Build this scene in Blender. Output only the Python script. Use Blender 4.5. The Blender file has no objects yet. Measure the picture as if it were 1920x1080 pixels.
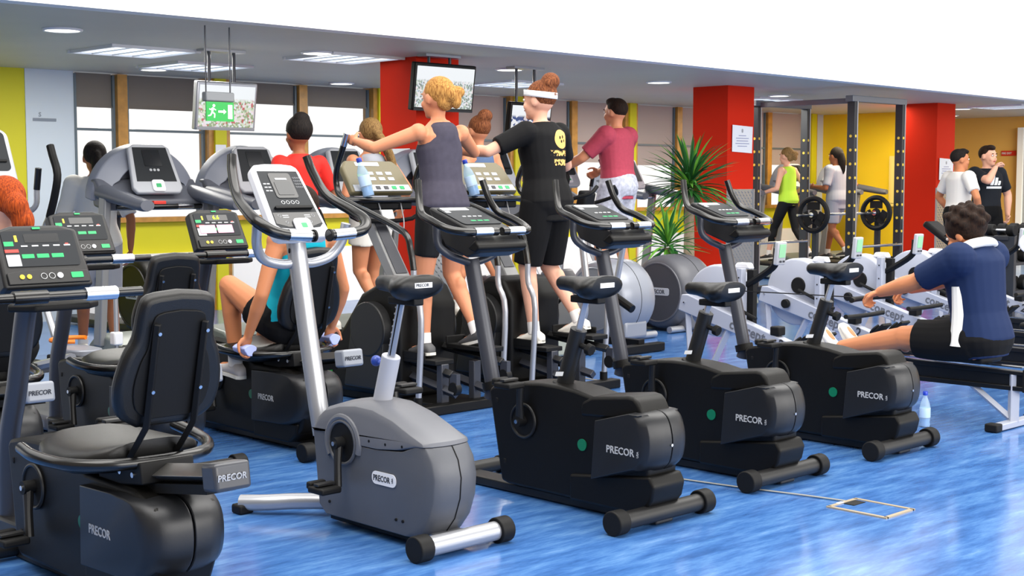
import bpy, bmesh, math, random
from mathutils import Vector, Matrix
random.seed(7)
C = bpy.context.scene.collection
S = bpy.context.scene
# ---------------- camera, sky, lights, exposure ----------------
# world axes: X runs along the rows of machines, Y runs towards the window wall, Z up (metres)
cam = bpy.data.objects.new('camera', bpy.data.cameras.new('camera')); C.objects.link(cam)
cam.data.sensor_width = 36; cam.data.lens = 36*2600/1920; cam.data.clip_end = 200
cam.location = (0, 0, 1.38)
cam.rotation_euler = (math.pi/2 - math.atan(200/2600), 0, math.radians(-44.0))
S.camera = cam
S.view_settings.view_transform = 'Standard'; S.view_settings.look = 'None'
S.view_settings.gamma = 1; S.view_settings.use_curve_mapping = False
S.view_settings.exposure = 0.25
W = bpy.data.worlds.new('overcast_sky'); S.world = W; W.use_nodes = True
bg = W.node_tree.nodes['Background']; bg.inputs[0].default_value = (1, .985, .96, 1); bg.inputs[1].default_value = 1.0
def area(name, loc, rot, sx, sy, power, col=(1, 1, 1)):
    l = bpy.data.lights.new(name, 'AREA'); l.shape = 'RECTANGLE'; l.size = sx; l.size_y = sy; l.energy = power; l.color = col
    o = bpy.data.objects.new(name, l); C.objects.link(o); o.location = loc; o.rotation_euler = rot; return o
area('skylight', (6, 3.5, 7.0), (0, 0, 0), 18, 5, 1300, (1, .97, .92))
area('atrium_window', (8, -6.5, 3.6), (math.radians(90), 0, 0), 20, 5, 1500, (1, .965, .91))

# ---------------- helpers ----------------
def lin(h):
    h = h.lstrip('#'); v = [int(h[i:i+2], 16)/255 for i in (0, 2, 4)]
    return [x/12.92 if x <= .04045 else ((x+.055)/1.055)**2.4 for x in v]
def rgba(h): return (*lin(h), 1)
MATS = {}
def mat(name, col, rough=.5, metal=0, spec=.5, bump=0, bscale=200, var=0, vscale=8, emit=0, coat=0):
    m = bpy.data.materials.new(name); m.use_nodes = True; MATS[name] = m
    nt = m.node_tree; b = nt.nodes['Principled BSDF']
    b.inputs['Base Color'].default_value = rgba(col); b.inputs['Roughness'].default_value = rough
    b.inputs['Metallic'].default_value = metal; b.inputs['Specular IOR Level'].default_value = spec
    if coat: b.inputs['Coat Weight'].default_value = coat; b.inputs['Coat Roughness'].default_value = .15
    if emit: b.inputs['Emission Color'].default_value = rgba(col); b.inputs['Emission Strength'].default_value = emit
    tc = nt.nodes.new('ShaderNodeTexCoord')
    if var:
        n = nt.nodes.new('ShaderNodeTexNoise'); n.inputs['Scale'].default_value = vscale; n.inputs['Detail'].default_value = 4
        nt.links.new(tc.outputs['Object'], n.inputs['Vector'])
        mx = nt.nodes.new('ShaderNodeMixRGB'); mx.blend_type = 'MULTIPLY'; mx.inputs[0].default_value = 1; mx.inputs[1].default_value = rgba(col)
        r = nt.nodes.new('ShaderNodeMapRange'); r.inputs['From Min'].default_value = .3; r.inputs['From Max'].default_value = .7
        r.inputs['To Min'].default_value = 1-var; r.inputs['To Max'].default_value = 1+var*.4
        nt.links.new(n.outputs['Fac'], r.inputs['Value']); nt.links.new(r.outputs[0], mx.inputs[2]); nt.links.new(mx.outputs[0], b.inputs['Base Color'])
    if bump:
        n = nt.nodes.new('ShaderNodeTexNoise'); n.inputs['Scale'].default_value = bscale
        nt.links.new(tc.outputs['Object'], n.inputs['Vector'])
        bp = nt.nodes.new('ShaderNodeBump'); bp.inputs['Strength'].default_value = bump; bp.inputs['Distance'].default_value = .002
        nt.links.new(n.outputs['Fac'], bp.inputs['Height']); nt.links.new(bp.outputs[0], b.inputs['Normal'])
    return m
def V(*a): return Vector(a)
def cat(P, k=6):
    """smooth a polyline with Catmull-Rom"""
    P = [Vector(p) for p in P]
    if len(P) < 3: return P
    Q = [P[0]*2-P[1]] + P + [P[-1]*2-P[-2]]; out = []
    for i in range(1, len(Q)-2):
        a, b, c, d = Q[i-1:i+3]
        for j in range(k):
            t = j/k; out.append(.5*((2*b)+(c-a)*t+(2*a-5*b+4*c-d)*t*t+(3*b-a-3*c+d)*t**3))
    out.append(P[-1]); return out
class MB:
    def __init__(s): s.v = []; s.f = []
    def add(s, vs, fs):
        n = len(s.v); s.v += [tuple(v) for v in vs]; s.f += [tuple(i+n for i in f) for f in fs]; return s
    def box(s, c, d, R=None):
        c = Vector(c); vs = []
        for z in (-.5, .5):
            for x, y in ((-.5, -.5), (.5, -.5), (.5, .5), (-.5, .5)):
                p = Vector((x*d[0], y*d[1], z*d[2])); vs.append(c + (R @ p if R else p))
        return s.add(vs, [(0, 3, 2, 1), (4, 5, 6, 7), (0, 1, 5, 4), (1, 2, 6, 5), (2, 3, 7, 6), (3, 0, 4, 7)])
    def prism(s, poly, x0, x1, taper=1):
        """poly in (y,z), extruded along x"""
        n = len(poly); cy = sum(p[0] for p in poly)/n; cz = sum(p[1] for p in poly)/n
        ar = sum(poly[i][0]*poly[(i+1) % n][1]-poly[(i+1) % n][0]*poly[i][1] for i in range(n))
        if ar < 0: poly = poly[::-1]
        vs = [(x0, p[0], p[1]) for p in poly] + [(x1, cy+(p[0]-cy)*taper, cz+(p[1]-cz)*taper) for p in poly]
        fs = [tuple(range(n))[::-1], tuple(range(n, 2*n))] + [(i, (i+1) % n, n+(i+1) % n, n+i) for i in range(n)]
        return s.add(vs, fs)
    def plan(s, poly, z0, z1, taper=1):
        """poly in (x,y), extruded along z"""
        n = len(poly); cx = sum(p[0] for p in poly)/n; cy = sum(p[1] for p in poly)/n
        ar = sum(poly[i][0]*poly[(i+1) % n][1]-poly[(i+1) % n][0]*poly[i][1] for i in range(n))
        if ar < 0: poly = poly[::-1]
        vs = [(p[0], p[1], z0) for p in poly] + [(cx+(p[0]-cx)*taper, cy+(p[1]-cy)*taper, z1) for p in poly]
        return s.add(vs, [tuple(range(n))[::-1], tuple(range(n, 2*n))] + [(i, (i+1) % n, n+(i+1) % n, n+i) for i in range(n)])
    def slab(s, poly, o, u, v, th):
        """poly in (u,v) plane at o, thickness th along u x v"""
        o, u, v = Vector(o), Vector(u).normalized(), Vector(v).normalized(); w = u.cross(v).normalized(); n = len(poly)
        ar = sum(poly[i][0]*poly[(i+1) % n][1]-poly[(i+1) % n][0]*poly[i][1] for i in range(n))
        if ar < 0: poly = poly[::-1]
        a = [o+u*p[0]+v*p[1] for p in poly]
        return s.add(a+[p+w*th for p in a], [tuple(range(n))[::-1], tuple(range(n, 2*n))] + [(i, (i+1) % n, n+(i+1) % n, n+i) for i in range(n)])
    def loft(s, rings, caps=True):
        n = len(rings[0]); vs = [p for r in rings for p in r]; fs = []
        for k in range(len(rings)-1):
            for i in range(n):
                j = (i+1) % n; fs.append((k*n+i, k*n+j, (k+1)*n+j, (k+1)*n+i))
        if caps: fs += [tuple(range(n))[::-1], tuple(range((len(rings)-1)*n, len(rings)*n))]
        return s.add(vs, fs)
    def tube(s, P, r, n=12, k=0, flat=1, up=None):
        """tube through P; r number or list; flat squashes along the up direction"""
        if k: 
            rr = r if isinstance(r, (list, tuple)) else [r]*len(P)
            Q = cat([(*p, ) for p in P], k); R = []
            for i in range(len(rr)-1):
                for j in range(k): R.append(rr[i]+(rr[i+1]-rr[i])*j/k)
            R.append(rr[-1]); P, r = Q, R
        P = [Vector(p) for p in P]; r = r if isinstance(r, (list, tuple)) else [r]*len(P)
        ref = Vector(up) if up else None; rings = []
        t0 = (P[1]-P[0]).normalized()
        if ref is None: ref = Vector((0, 0, 1)) if abs(t0.z) < .9 else Vector((1, 0, 0))
        for i, p in enumerate(P):
            t = (P[min(i+1, len(P)-1)]-P[max(i-1, 0)]).normalized()
            x = t.cross(ref).normalized(); y = x.cross(t).normalized()
            if not up: ref = y
            rings.append([p+x*math.cos(2*math.pi*q/n)*r[i]+y*math.sin(2*math.pi*q/n)*r[i]*flat for q in range(n)])
        return s.loft([g[::-1] for g in rings])
    def ell(s, c, rad, R=None, n=14, m=8):
        c = Vector(c); rings = []
        for k in range(1, m):
            th = math.pi*k/m; rings.append([Vector((rad[0]*math.sin(th)*math.cos(2*math.pi*q/n), rad[1]*math.sin(th)*math.sin(2*math.pi*q/n), -rad[2]*math.cos(th))) for q in range(n)])
        vs = [Vector((0, 0, -rad[2]))] + [p for r in rings for p in r] + [Vector((0, 0, rad[2]))]
        vs = [c+(R @ p if R else p) for p in vs]; fs = []
        for i in range(n):
            j = (i+1) % n; fs.append((0, 1+j, 1+i)); L = 1+(m-2)*n; fs.append((len(vs)-1, L+i, L+j))
            for k in range(m-2): fs.append((1+k*n+i, 1+k*n+j, 1+(k+1)*n+j, 1+(k+1)*n+i))
        return s.add(vs, fs)
    def cyl(s, a, b, r, n=20, r2=None): return s.tube([a, b], [r, r if r2 is None else r2], n)
    def ring(s, c, ax, r, rr, n=24, m=8, a0=0, a1=2*math.pi):
        """torus (or part of it) about axis ax"""
        c = Vector(c); ax = Vector(ax).normalized(); x = ax.orthogonal().normalized()
        if abs(ax.x) > .9: x = Vector((0, 1, 0))
        y = ax.cross(x); full = abs(a1-a0-2*math.pi) < 1e-4; rings = []
        for i in range(n+(0 if full else 1)):
            t = a0+(a1-a0)*i/n; d = x*math.cos(t)+y*math.sin(t)
            rings.append([c+d*(r+rr*math.cos(2*math.pi*q/m))+ax*rr*math.sin(2*math.pi*q/m) for q in range(m)])
        if full: rings.append(rings[0])
        return s.loft(rings, not full)
    def build(s, name, m, parent=None, bevel=0, seg=3, label=None, kind=None, angle=35, loc=None):
        me = bpy.data.meshes.new(name); me.from_pydata(s.v, [], s.f); me.update()
        bm = bmesh.new(); bm.from_mesh(me); bmesh.ops.recalc_face_normals(bm, faces=bm.faces); bm.to_mesh(me); bm.free()
        me.polygons.foreach_set('use_smooth', [True]*len(me.polygons)); me.set_sharp_from_angle(angle=math.radians(angle))
        me.materials.append(m)
        o = bpy.data.objects.new(name, me); C.objects.link(o)
        if parent: o.parent = parent
        if bevel:
            b = o.modifiers.new('bevel', 'BEVEL'); b.width = bevel; b.segments = seg; b.limit_method = 'ANGLE'; b.angle_limit = math.radians(32); b.harden_normals = False
            me.polygons.foreach_set('use_smooth', [True]*len(me.polygons)); me.set_sharp_from_angle(angle=math.radians(60))
        if label: o['label'] = label
        if kind: o['kind'] = kind
        if loc: o.location = loc
        return o
def thing(name, label, cat_, loc=(0, 0, 0), rz=0, group=None, sc=1):
    o = bpy.data.objects.new(name, None); C.objects.link(o); o.location = loc; o.rotation_euler = (0, 0, rz); o.scale = (sc,)*3
    o.empty_display_size = .1; o['label'] = label; o['category'] = cat_
    if group: o['group'] = group
    return o
def tag(o, label, cat_, group=None, kind=None):
    o['label'] = label; o['category'] = cat_
    if group: o['group'] = group
    if kind: o['kind'] = kind
    return o
def copy_tree(o, parent=None):
    c = o.copy(); C.objects.link(c); c.parent = parent
    for ch in [x for x in o.children]: copy_tree(ch, c)
    return c
def dup(root, loc, label, rz=None):
    c = copy_tree(root); c.location = loc; c['label'] = label
    if rz is not None: c.rotation_euler = (0, 0, rz)
    return c
def text(name, s, size, o, u, v, m, parent, ext=.0008, align='LEFT', label=None, sx=1):
    cu = bpy.data.curves.new(name, 'FONT'); cu.body = s; cu.size = size; cu.extrude = ext; cu.align_x = align; cu.resolution_u = 2
    cu.offset = size*.018
    t = bpy.data.objects.new(name, cu); C.objects.link(t); bpy.context.view_layer.update()
    me = bpy.data.meshes.new_from_object(t.evaluated_get(bpy.context.evaluated_depsgraph_get()))
    bpy.data.objects.remove(t); me.materials.clear(); me.materials.append(m)
    u, v = Vector(u).normalized(), Vector(v).normalized(); w = u.cross(v).normalized(); o = Vector(o)
    for q in me.vertices: q.co = o + u*q.co.x*sx + v*q.co.y + w*q.co.z
    ob = bpy.data.objects.new(name, me); C.objects.link(ob)
    if parent: ob.parent = parent
    if label: ob['label'] = label
    return ob
def rrect(w, h, r, k=4, cx=0, cy=0):
    out = []
    for sx, sy, a in ((1, 1, 0), (-1, 1, 90), (-1, -1, 180), (1, -1, 270)):
        for i in range(k+1):
            t = math.radians(a+90*i/k); out.append((cx+sx*(w/2-r)+r*math.cos(t), cy+sy*(h/2-r)+r*math.sin(t)))
    return out
def rot(ax, deg): return Matrix.Rotation(math.radians(deg), 3, ax)

# ---------------- materials ----------------
blk = mat('black_plastic', '#0b0a09', .42, spec=.22, bump=.25, bscale=900)
blk2 = mat('charcoal_plastic', '#19191a', .4, spec=.4, bump=.2, bscale=900)
drumm = mat('satin_charcoal_plastic', '#222326', .34, metal=.3, spec=.5, bump=.15, bscale=900)
rub = mat('rubber', '#0c0c0d', .6, spec=.25)
gloss = mat('glossy_black_grip', '#0c0c0d', .22, spec=.6)
leath = mat('black_vinyl', '#0a0a0b', .38, spec=.4, bump=.3, bscale=500)
grym = mat('dark_grey_painted_metal', '#3c3e46', .36, metal=.25, spec=.5)
slv = mat('silver_painted_metal', '#a6a8ae', .3, metal=.55, spec=.5)
chr_ = mat('chrome', '#d0d2d6', .2, metal=1)
gshell = mat('grey_plastic_shell', '#515359', .4, spec=.5, var=.08, vscale=5, bump=.2, bscale=900)
gshell2 = mat('light_grey_plastic_shell', '#5e6067', .38, spec=.5, bump=.2, bscale=900)
white_p = mat('white_plastic', '#dcdde2', .35)
pale_p = mat('pale_grey_plastic', '#aaadb4', .38)
screen = mat('dark_display', '#16181b', .18, spec=.6)
panel = mat('console_panel', '#23262a', .5, spec=.2)
inkw = mat('white_print', '#d5d7da', .5); inkg = mat('green_print', '#12a05c', .4); inkgr = mat('grey_print', '#a7a9ad', .5)
inkd = mat('dark_print', '#33353b', .5); inkr = mat('red_print', '#d2382e', .4); inky = mat('yellow_print', '#e3c22a', .4); inkp = mat('pink_paper', '#f3a4c0', .6)
greend = mat('green_sticker', '#0c6b4d', .3); stick = mat('white_sticker', '#e9ebee', .5)
paper = mat('paper', '#eceef2', .7)
red = mat('red_column_paint', '#cf2405', .75, spec=.2, var=.04, vscale=2)
yel = mat('yellow_wall_paint', '#cdc714', .6, var=.04, vscale=1)
yel2 = mat('warm_yellow_wall_paint', '#f2cf1c', .6)
tanw = mat('tan_wall_paint', '#e2b25c', .6)
whitew = mat('white_wall_paint', '#f7f6f2', .7)
palew = mat('pale_blue_wall_paint', '#c6d2dc', .5)
wood = mat('varnished_wood', '#bf8a3e', .35, var=.25, vscale=12)
ceilm = mat('grey_ceiling_paint', '#cdc7b6', .55, var=.05, vscale=1)
lampm = mat('downlight_glow', '#fffbe8', .5, emit=3.0)
lampw = mat('ceiling_panel_glow', '#eaf6ff', .5, emit=1.1)
rowm = mat('pale_blue_grey_paint', '#a2a7b6', .35, spec=.5)
rackm = mat('steel_grey_paint', '#6d7076', .4, metal=.3)
rackd = mat('dark_steel_paint', '#2f3237', .4, metal=.3)

# floor: marbled blue linoleum
fm = bpy.data.materials.new('blue_linoleum'); fm.use_nodes = True; nt = fm.node_tree; b = nt.nodes['Principled BSDF']
tc = nt.nodes.new('ShaderNodeTexCoord'); mp = nt.nodes.new('ShaderNodeMapping'); mp.inputs['Rotation'].default_value = (0, 0, math.radians(28)); mp.inputs['Scale'].default_value = (1, 5, 1)
nt.links.new(tc.outputs['Object'], mp.inputs[0])
n1 = nt.nodes.new('ShaderNodeTexNoise'); n1.inputs['Scale'].default_value = 3.0; n1.inputs['Detail'].default_value = 9; n1.inputs['Roughness'].default_value = .68
nt.links.new(mp.outputs[0], n1.inputs['Vector'])
cr = nt.nodes.new('ShaderNodeValToRGB'); e = cr.color_ramp.elements
e[0].position = .28; e[0].color = rgba('#284c84'); e[1].position = .75; e[1].color = rgba('#7396c4')
x = cr.color_ramp.elements.new(.48); x.color = rgba('#3e69a6'); x = cr.color_ramp.elements.new(.6); x.color = rgba('#527db4')
nt.links.new(n1.outputs['Fac'], cr.inputs[0]); nt.links.new(cr.outputs[0], b.inputs['Base Color'])
n2 = nt.nodes.new('ShaderNodeTexNoise'); n2.inputs['Scale'].default_value = 1.6; n2.inputs['Detail'].default_value = 3; nt.links.new(tc.outputs['Object'], n2.inputs['Vector'])
mr = nt.nodes.new('ShaderNodeMapRange'); mr.inputs['To Min'].default_value = .09; mr.inputs['To Max'].default_value = .24; nt.links.new(n2.outputs['Fac'], mr.inputs[0]); nt.links.new(mr.outputs[0], b.inputs['Roughness'])
bp = nt.nodes.new('ShaderNodeBump'); bp.inputs['Strength'].default_value = .08; bp.inputs['Distance'].default_value = .01; nt.links.new(n2.outputs['Fac'], bp.inputs['Height']); nt.links.new(bp.outputs[0], b.inputs['Normal'])

# checker plate
ck = bpy.data.materials.new('checker_plate_steel'); ck.use_nodes = True; b = ck.node_tree.nodes['Principled BSDF']; b.inputs['Base Color'].default_value = rgba('#b4b6b8'); b.inputs['Metallic'].default_value = .8; b.inputs['Roughness'].default_value = .35
# glass
gl = bpy.data.materials.new('window_glass'); gl.use_nodes = True; nt = gl.node_tree; nt.nodes.clear()
o_ = nt.nodes.new('ShaderNodeOutputMaterial'); mxs = nt.nodes.new('ShaderNodeMixShader'); tr = nt.nodes.new('ShaderNodeBsdfTransparent'); gs = nt.nodes.new('ShaderNodeBsdfGlossy'); gs.inputs['Roughness'].default_value = .03
mxs.inputs[0].default_value = .07; nt.links.new(tr.outputs[0], mxs.inputs[1]); nt.links.new(gs.outputs[0], mxs.inputs[2]); nt.links.new(mxs.outputs[0], o_.inputs[0])
plastic_clear = bpy.data.materials.new('clear_bottle_plastic'); plastic_clear.use_nodes = True; nt = plastic_clear.node_tree; nt.nodes.clear()
o_ = nt.nodes.new('ShaderNodeOutputMaterial'); mxs = nt.nodes.new('ShaderNodeMixShader'); tr = nt.nodes.new('ShaderNodeBsdfTransparent'); tr.inputs[0].default_value = (.75, .88, .97, 1); gs = nt.nodes.new('ShaderNodeBsdfPrincipled'); gs.inputs['Base Color'].default_value = rgba('#cfe4f2'); gs.inputs['Roughness'].default_value = .1
mxs.inputs[0].default_value = .35; nt.links.new(tr.outputs[0], mxs.inputs[1]); nt.links.new(gs.outputs[0], mxs.inputs[2]); nt.links.new(mxs.outputs[0], o_.inputs[0])

# ---------------- the setting ----------------
ZC = 2.47; WB = 13.0
def st(mb, name, m, **k): 
    o = mb.build(name, m, **k); o['kind'] = 'structure'; return o
st(MB().box((13, 7, -.05), (36, 22, .1)), 'floor', fm)
# soffit ceiling with a gently bowed front edge, and the white bulkhead above it
edge = [(-6, 8.1), (3.6, 8.2), (5.4, 8.17), (7.9, 8.2), (11.7, 8.38), (15, 8.55), (18, 8.72), (26, 9.2)]
st(MB().plan(edge+[(26, 15), (-6, 15)], ZC, ZC+.12), 'ceiling', ceilm)
st(MB().plan([(x_, y_-.02) for x_, y_ in edge]+[(x_, y_+.13) for x_, y_ in edge[::-1]], ZC-.004, 6.5), 'wall_bulkhead', whitew)
for k_, xx in enumerate((7.95, 14.6)):
    yy = 8.2 if k_ == 0 else 8.53
    st(MB().box((xx, yy-.024, 4.5), (.012, .012, 4.0)), 'trim_%d' % (k_+1), mat('joint_%d' % k_, '#e6e5e0', .7))
st(MB().box((-3.1, 2.5, 3.25), (.2, 21, 6.5)), 'wall_unseen_left', mat('light_block_wall', '#7d766c', .8))  # unseen dim wall, added to block sky light and darken left-facing sides
# wall line at the back: yellow panel, pale panel, window bays between yellow pillars
def stbox(name, c, d, m, **k): return st(MB().box(c, d), name, m, **k)
stbox('wall_left_back', (4.6, WB+.1, ZC/2), (2.8, .2, ZC), yel)
stbox('wall_back_panel', (6.25, WB+.09, ZC/2), (.5, .2, ZC), palew)
sg = MB().slab(rrect(.24, .03, .004), (6.19, WB-.011, 1.98), (1, 0, 0), (0, 0, 1), .004).build('wall_sign', mat('sign_grey', '#7c8794', .5)); tag(sg, 'thin grey text strip sign on the pale wall panel', 'sign')
sg2 = text('sign_mark', 'S', .06, (6.13, WB-.012, 2.01), (1, 0, 0), (0, 0, 1), MATS['sign_grey'], sg)
def blindmat(n, c):
    m = bpy.data.materials.new(n); m.use_nodes = True; nt = m.node_tree; nt.nodes.clear(); o = nt.nodes.new('ShaderNodeOutputMaterial'); x = nt.nodes.new('ShaderNodeMixShader'); d = nt.nodes.new('ShaderNodeBsdfDiffuse'); t = nt.nodes.new('ShaderNodeBsdfTranslucent')
    d.inputs[0].default_value = rgba(c); t.inputs[0].default_value = rgba(c); x.inputs[0].default_value = .45; nt.links.new(d.outputs[0], x.inputs[1]); nt.links.new(t.outputs[0], x.inputs[2]); nt.links.new(x.outputs[0], o.inputs[0]); return m
blind = blindmat('taupe_blind', '#9c958d'); blindp = blindmat('pale_beige_blind', '#d3c4bb')
metal_d = mat('dark_window_metal', '#5d6c74', .4)
pill = [8.11, 10.33, 12.56, 14.79, 17.02, 19.25]
left = 6.5
for i, px in enumerate(pill):
    x0 = 6.5 if i == 0 else pill[i-1]+.13; x1 = px-.13; mid = {0: 7.005, 1: 9.235}.get(i, (x0+x1)/2)
    Wn = st(MB().box(((x0+x1)/2, WB, .985), (x1-x0, .16, .05)).box((mid, WB, 1.73), (.11, .12, 1.46)), 'window_%d' % (i+1), wood)
    for a, b in ((x0, mid-.065), (mid+.065, x1)):
        MB().box(((a+b)/2, WB+.03, 1.73), (b-a, .008, 1.46)).build('pane', gl, Wn)
        MB().box(((a+b)/2, WB, 1.9), (b-a, .03, .025)).box((a+.012, WB, 1.73), (.024, .04, 1.44)).box((b-.012, WB, 1.73), (.024, .04, 1.44)).build('sash', metal_d, Wn)
        zb = 2.13 if i == 0 else 2.24 if i == 1 else 1.62+.03*(i % 2)
        MB().box(((a+b)/2, WB+.012, (zb+ZC)/2), (b-a-.05, .006, ZC-zb-.02)).box(((a+b)/2, WB+.008, zb), (b-a-.05, .02, .02)).build('blind', blind if i < 2 else blindp, Wn)
    stbox('wall_pillar_%d' % (i+1), (px, WB+.02, ZC/2), (.14, .3, ZC), yel)
    for s in (-1, 1): stbox('trim_pillar_%d_%d' % (i+1, (s+3)//2), (px+s*.1, WB+.0, ZC/2), (.06, .2, ZC), wood)
    stbox('wall_below_window_%d' % (i+1), ((x0+x1)/2, WB+.05, .8), (x1-x0, .12, .34), yel)
    stbox('baseboard_window_%d' % (i+1), ((x0+x1)/2, WB-.02, .315), (x1-x0, .22, .63), whitew)
stbox('wall_back_end', (19.55, WB+.1, ZC/2), (.34, .2, ZC), palew)
n_ = MB().slab(rrect(.13, .34, .005), (8.1, WB-.135, 1.6), (1, 0, 0), (0, 0, 1), .002).build('wall_notice', paper); tag(n_, 'white notice sheet on yellow window pillar under the wall television', 'notice')
text('notice_text', '75', .05, (8.07, WB-.139, 1.66), (1, 0, 0), (0, 0, 1), inkd, n_)
# far end: yellow wall, recess wall, return, door
stbox('wall_right', (19.8, 11.95, ZC/2), (.2, 2.1, ZC), yel2)
stbox('baseboard_right', (19.69, 11.85, .07), (.03, 2.3, .14), whitew)
stbox('wall_return', (21.2, 10.75, ZC/2), (2.8, .1, ZC), tanw) if False else None
stbox('wall_recess', (22.6, 8, ZC/2), (.2, 14, ZC), tanw)
stbox('wall_recess_back', (21.2, 13.1, ZC/2), (2.8, .2, ZC), tanw)
stbox('door_1', (22.46, 10.35, 1.12), (.08, 1.05, 2.24), mat('door_grey', '#9a9c9c', .4))
for k_, yy in enumerate((10.9, 9.8)): stbox('trim_door_%d' % (k_+1), (22.45, yy, 1.14), (.14, .1, 2.28), whitew)
nb = MB().box((22.49, 11.15, 1.855), (.02, .26, .085)).build('red_sign', mat('sign_red', '#d32a1d', .4), bevel=.003); tag(nb, 'small red sign with white letters on the tan wall', 'sign')
text('sign_letters', 'FIRE EXIT', .05, (22.478, 11.27, 1.838), (0, -1, 0), (0, 0, 1), inkw, nb, sx=.85)
# wall cabinets on yellow wall
for k_, (yy, zz, w_, h_, lb) in enumerate(((11.12, 2.18, .30, .26, 'upper small white box on the yellow wall'), (11.16, 1.86, .28, .30, 'lower small white box on the yellow wall'), (11.42, 1.38, .55, .80, 'large cream cupboard on the yellow wall'))):
    o = MB().box((19.64, yy, zz), (.12, w_, h_)).build('wall_box' if k_ < 2 else 'wall_cupboard', white_p if k_ < 2 else mat('cream_paint', '#e8d27a', .5), bevel=.008); tag(o, lb, 'box' if k_ < 2 else 'cupboard')
    MB().box((19.575, yy-.0, zz), (.01, w_*.86, h_*.86)).build('door', white_p if k_ < 2 else MATS['cream_paint'], o, bevel=.003)
# red columns
def column(x, y, n, plate_l, w=.5, h=1.29):
    o = st(MB().box((x+w/2, y+w/2, ZC/2), (w, w, ZC)), 'wall_column_%d' % n, red)
    MB().box((x+w/2, y-.006, h/2), (w-.02, .012, h)).build('plate', ck, o)
    m = MB()
    k = 0
    zz = .03
    while zz < h-.03:
        xx = .035+(k % 2)*.03
        while xx < w-.03:
            s = 1 if (k+int(xx*33)) % 2 else -1; R = rot('Y', 45*s); c = Vector((x+xx, y-.014, zz)); d = R @ Vector((.02, 0, 0)); e_ = R @ Vector((0, 0, .008))
            m.add([c-d, c-e_, c+d, c+e_, c+Vector((0, -.006, 0))], [(0, 1, 4), (1, 2, 4), (2, 3, 4), (3, 0, 4)]); xx += .06
        zz += .034; k += 1
    q = m.build('plate_studs', ck, o); q['kind'] = 'stuff'
    for xx in (x+.008, x+w-.008): MB().box((xx, y-.012, h/2), (.02, .026, h)).build('corner_strip', slv, o)
    return o
column(7.9, 9.39, 1, 0); column(12.81, 9.73, 2, 0); column(17.75, 9.86, 3, 0)
for (x, y, z, lb) in ((13.07, 9.72, 1.87, 'white notice sheet taped to the middle red column'), (18.0, 9.85, 1.55, 'white notice sheet taped to the right red column')):
    n_ = MB().slab([(-.19, -.15), (.19, -.165), (.2, .14), (-.185, .155)], (x, y-.004, z), (1, 0, 0), (0, 0, 1), .002).build('column_notice', paper); tag(n_, lb, 'notice')
    MB().slab(rrect(.03, .045, .012), (x, y-.008, z+.09), (1, 0, 0), (0, 0, 1), .001).build('crest', inkgr, n_)
    for j, ww in enumerate((.14, .24, .22, .26, .18)): MB().slab([(-ww/2, 0), (ww/2, 0), (ww/2, .008), (-ww/2, .008)], (x, y-.008, z+.03-j*.03), (1, 0, 0), (0, 0, 1), .001).build('text_line', mat('notice_ink_%d' % j, '#8e93b8', .6) if not MATS.get('notice_ink_%d' % j) else MATS['notice_ink_%d' % j], n_)
n_ = MB().slab(rrect(.3, .5, .004), (7.894, 9.62, 1.42), (0, -1, 0), (0, 0, 1), .002).build('column_notice', paper); tag(n_, 'pale list sheet on the left red column behind the long haired girl', 'notice')
for j in range(10): MB().slab(rrect(.24, .008, .001), (7.891, 9.62, 1.62-j*.042), (0, -1, 0), (0, 0, 1), .001).build('text_line', inkgr, n_)
# ceiling lights
def downlight(x, y, lb, r=.13):
    o = thing('ceiling_downlight', lb, 'ceiling light', (x, y, ZC), 0, 'round recessed ceiling lights')
    MB().ring((0, 0, -.004), (0, 0, 1), r, .014, 28, 6).build('rim', white_p, o); MB().cyl((0, 0, -.012), (0, 0, .01), r*.93, 28).build('lens', lampm, o)
for x, y, lb in ((4.67, 9.48, 'round ceiling light at far left above the yellow wall'), (7.05, 9.67, 'round ceiling light just left of the left red column'), (6.94, 12.2, 'round ceiling light above the wood mullion of the first window'), (9.43, 9.8, 'round ceiling light above the woman in black shirt'), (9.42, 12.48, 'round ceiling light above the red shirted runner'), (11.82, 9.92, 'round ceiling light left of the middle red column'), (14.76, 10.4, 'round ceiling light above the squat rack'), (19.4, 10.37, 'round ceiling light right of the right red column'), (21.3, 11.6, 'round ceiling light over the tan wall')): downlight(x, y, lb)
def ceil_panel(x, y, sx, sy, lb, gl_=True):
    o = thing('ceiling_panel', lb, 'ceiling light', (x, y, ZC), 0, 'square recessed ceiling panels')
    MB().box((0, sy/2, -.008), (sx+.06, .03, .03)).box((0, -sy/2, -.008), (sx+.06, .03, .03)).box((sx/2, 0, -.008), (.03, sy, .03)).box((-sx/2, 0, -.008), (.03, sy, .03)).build('frame', white_p, o)
    MB().box((0, 0, -.003), (sx, sy, .012)).build('diffuser', lampw, o)
    for i in (-1, 0, 1): MB().box((i*sx/4, 0, -.012), (.012, sy, .012)).build('louvre', slv, o)
for x, y, s, lb in ((5.85, 10.6, .75, 'square ceiling light panel nearest the left edge'), (7.03, 11.6, .75, 'square ceiling light panel above the exit sign television'), (7.5, 9.9, .72, 'square ceiling light panel beside the left red column'), (10.84, 11.2, .75, 'square ceiling light panel behind the woman in black'), (15.3, 11.2, .9, 'square ceiling light panel behind the squat rack'), (19.3, 9.6, .8, 'square ceiling panel by the right red column')): ceil_panel(x, y, s, s, lb)
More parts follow.
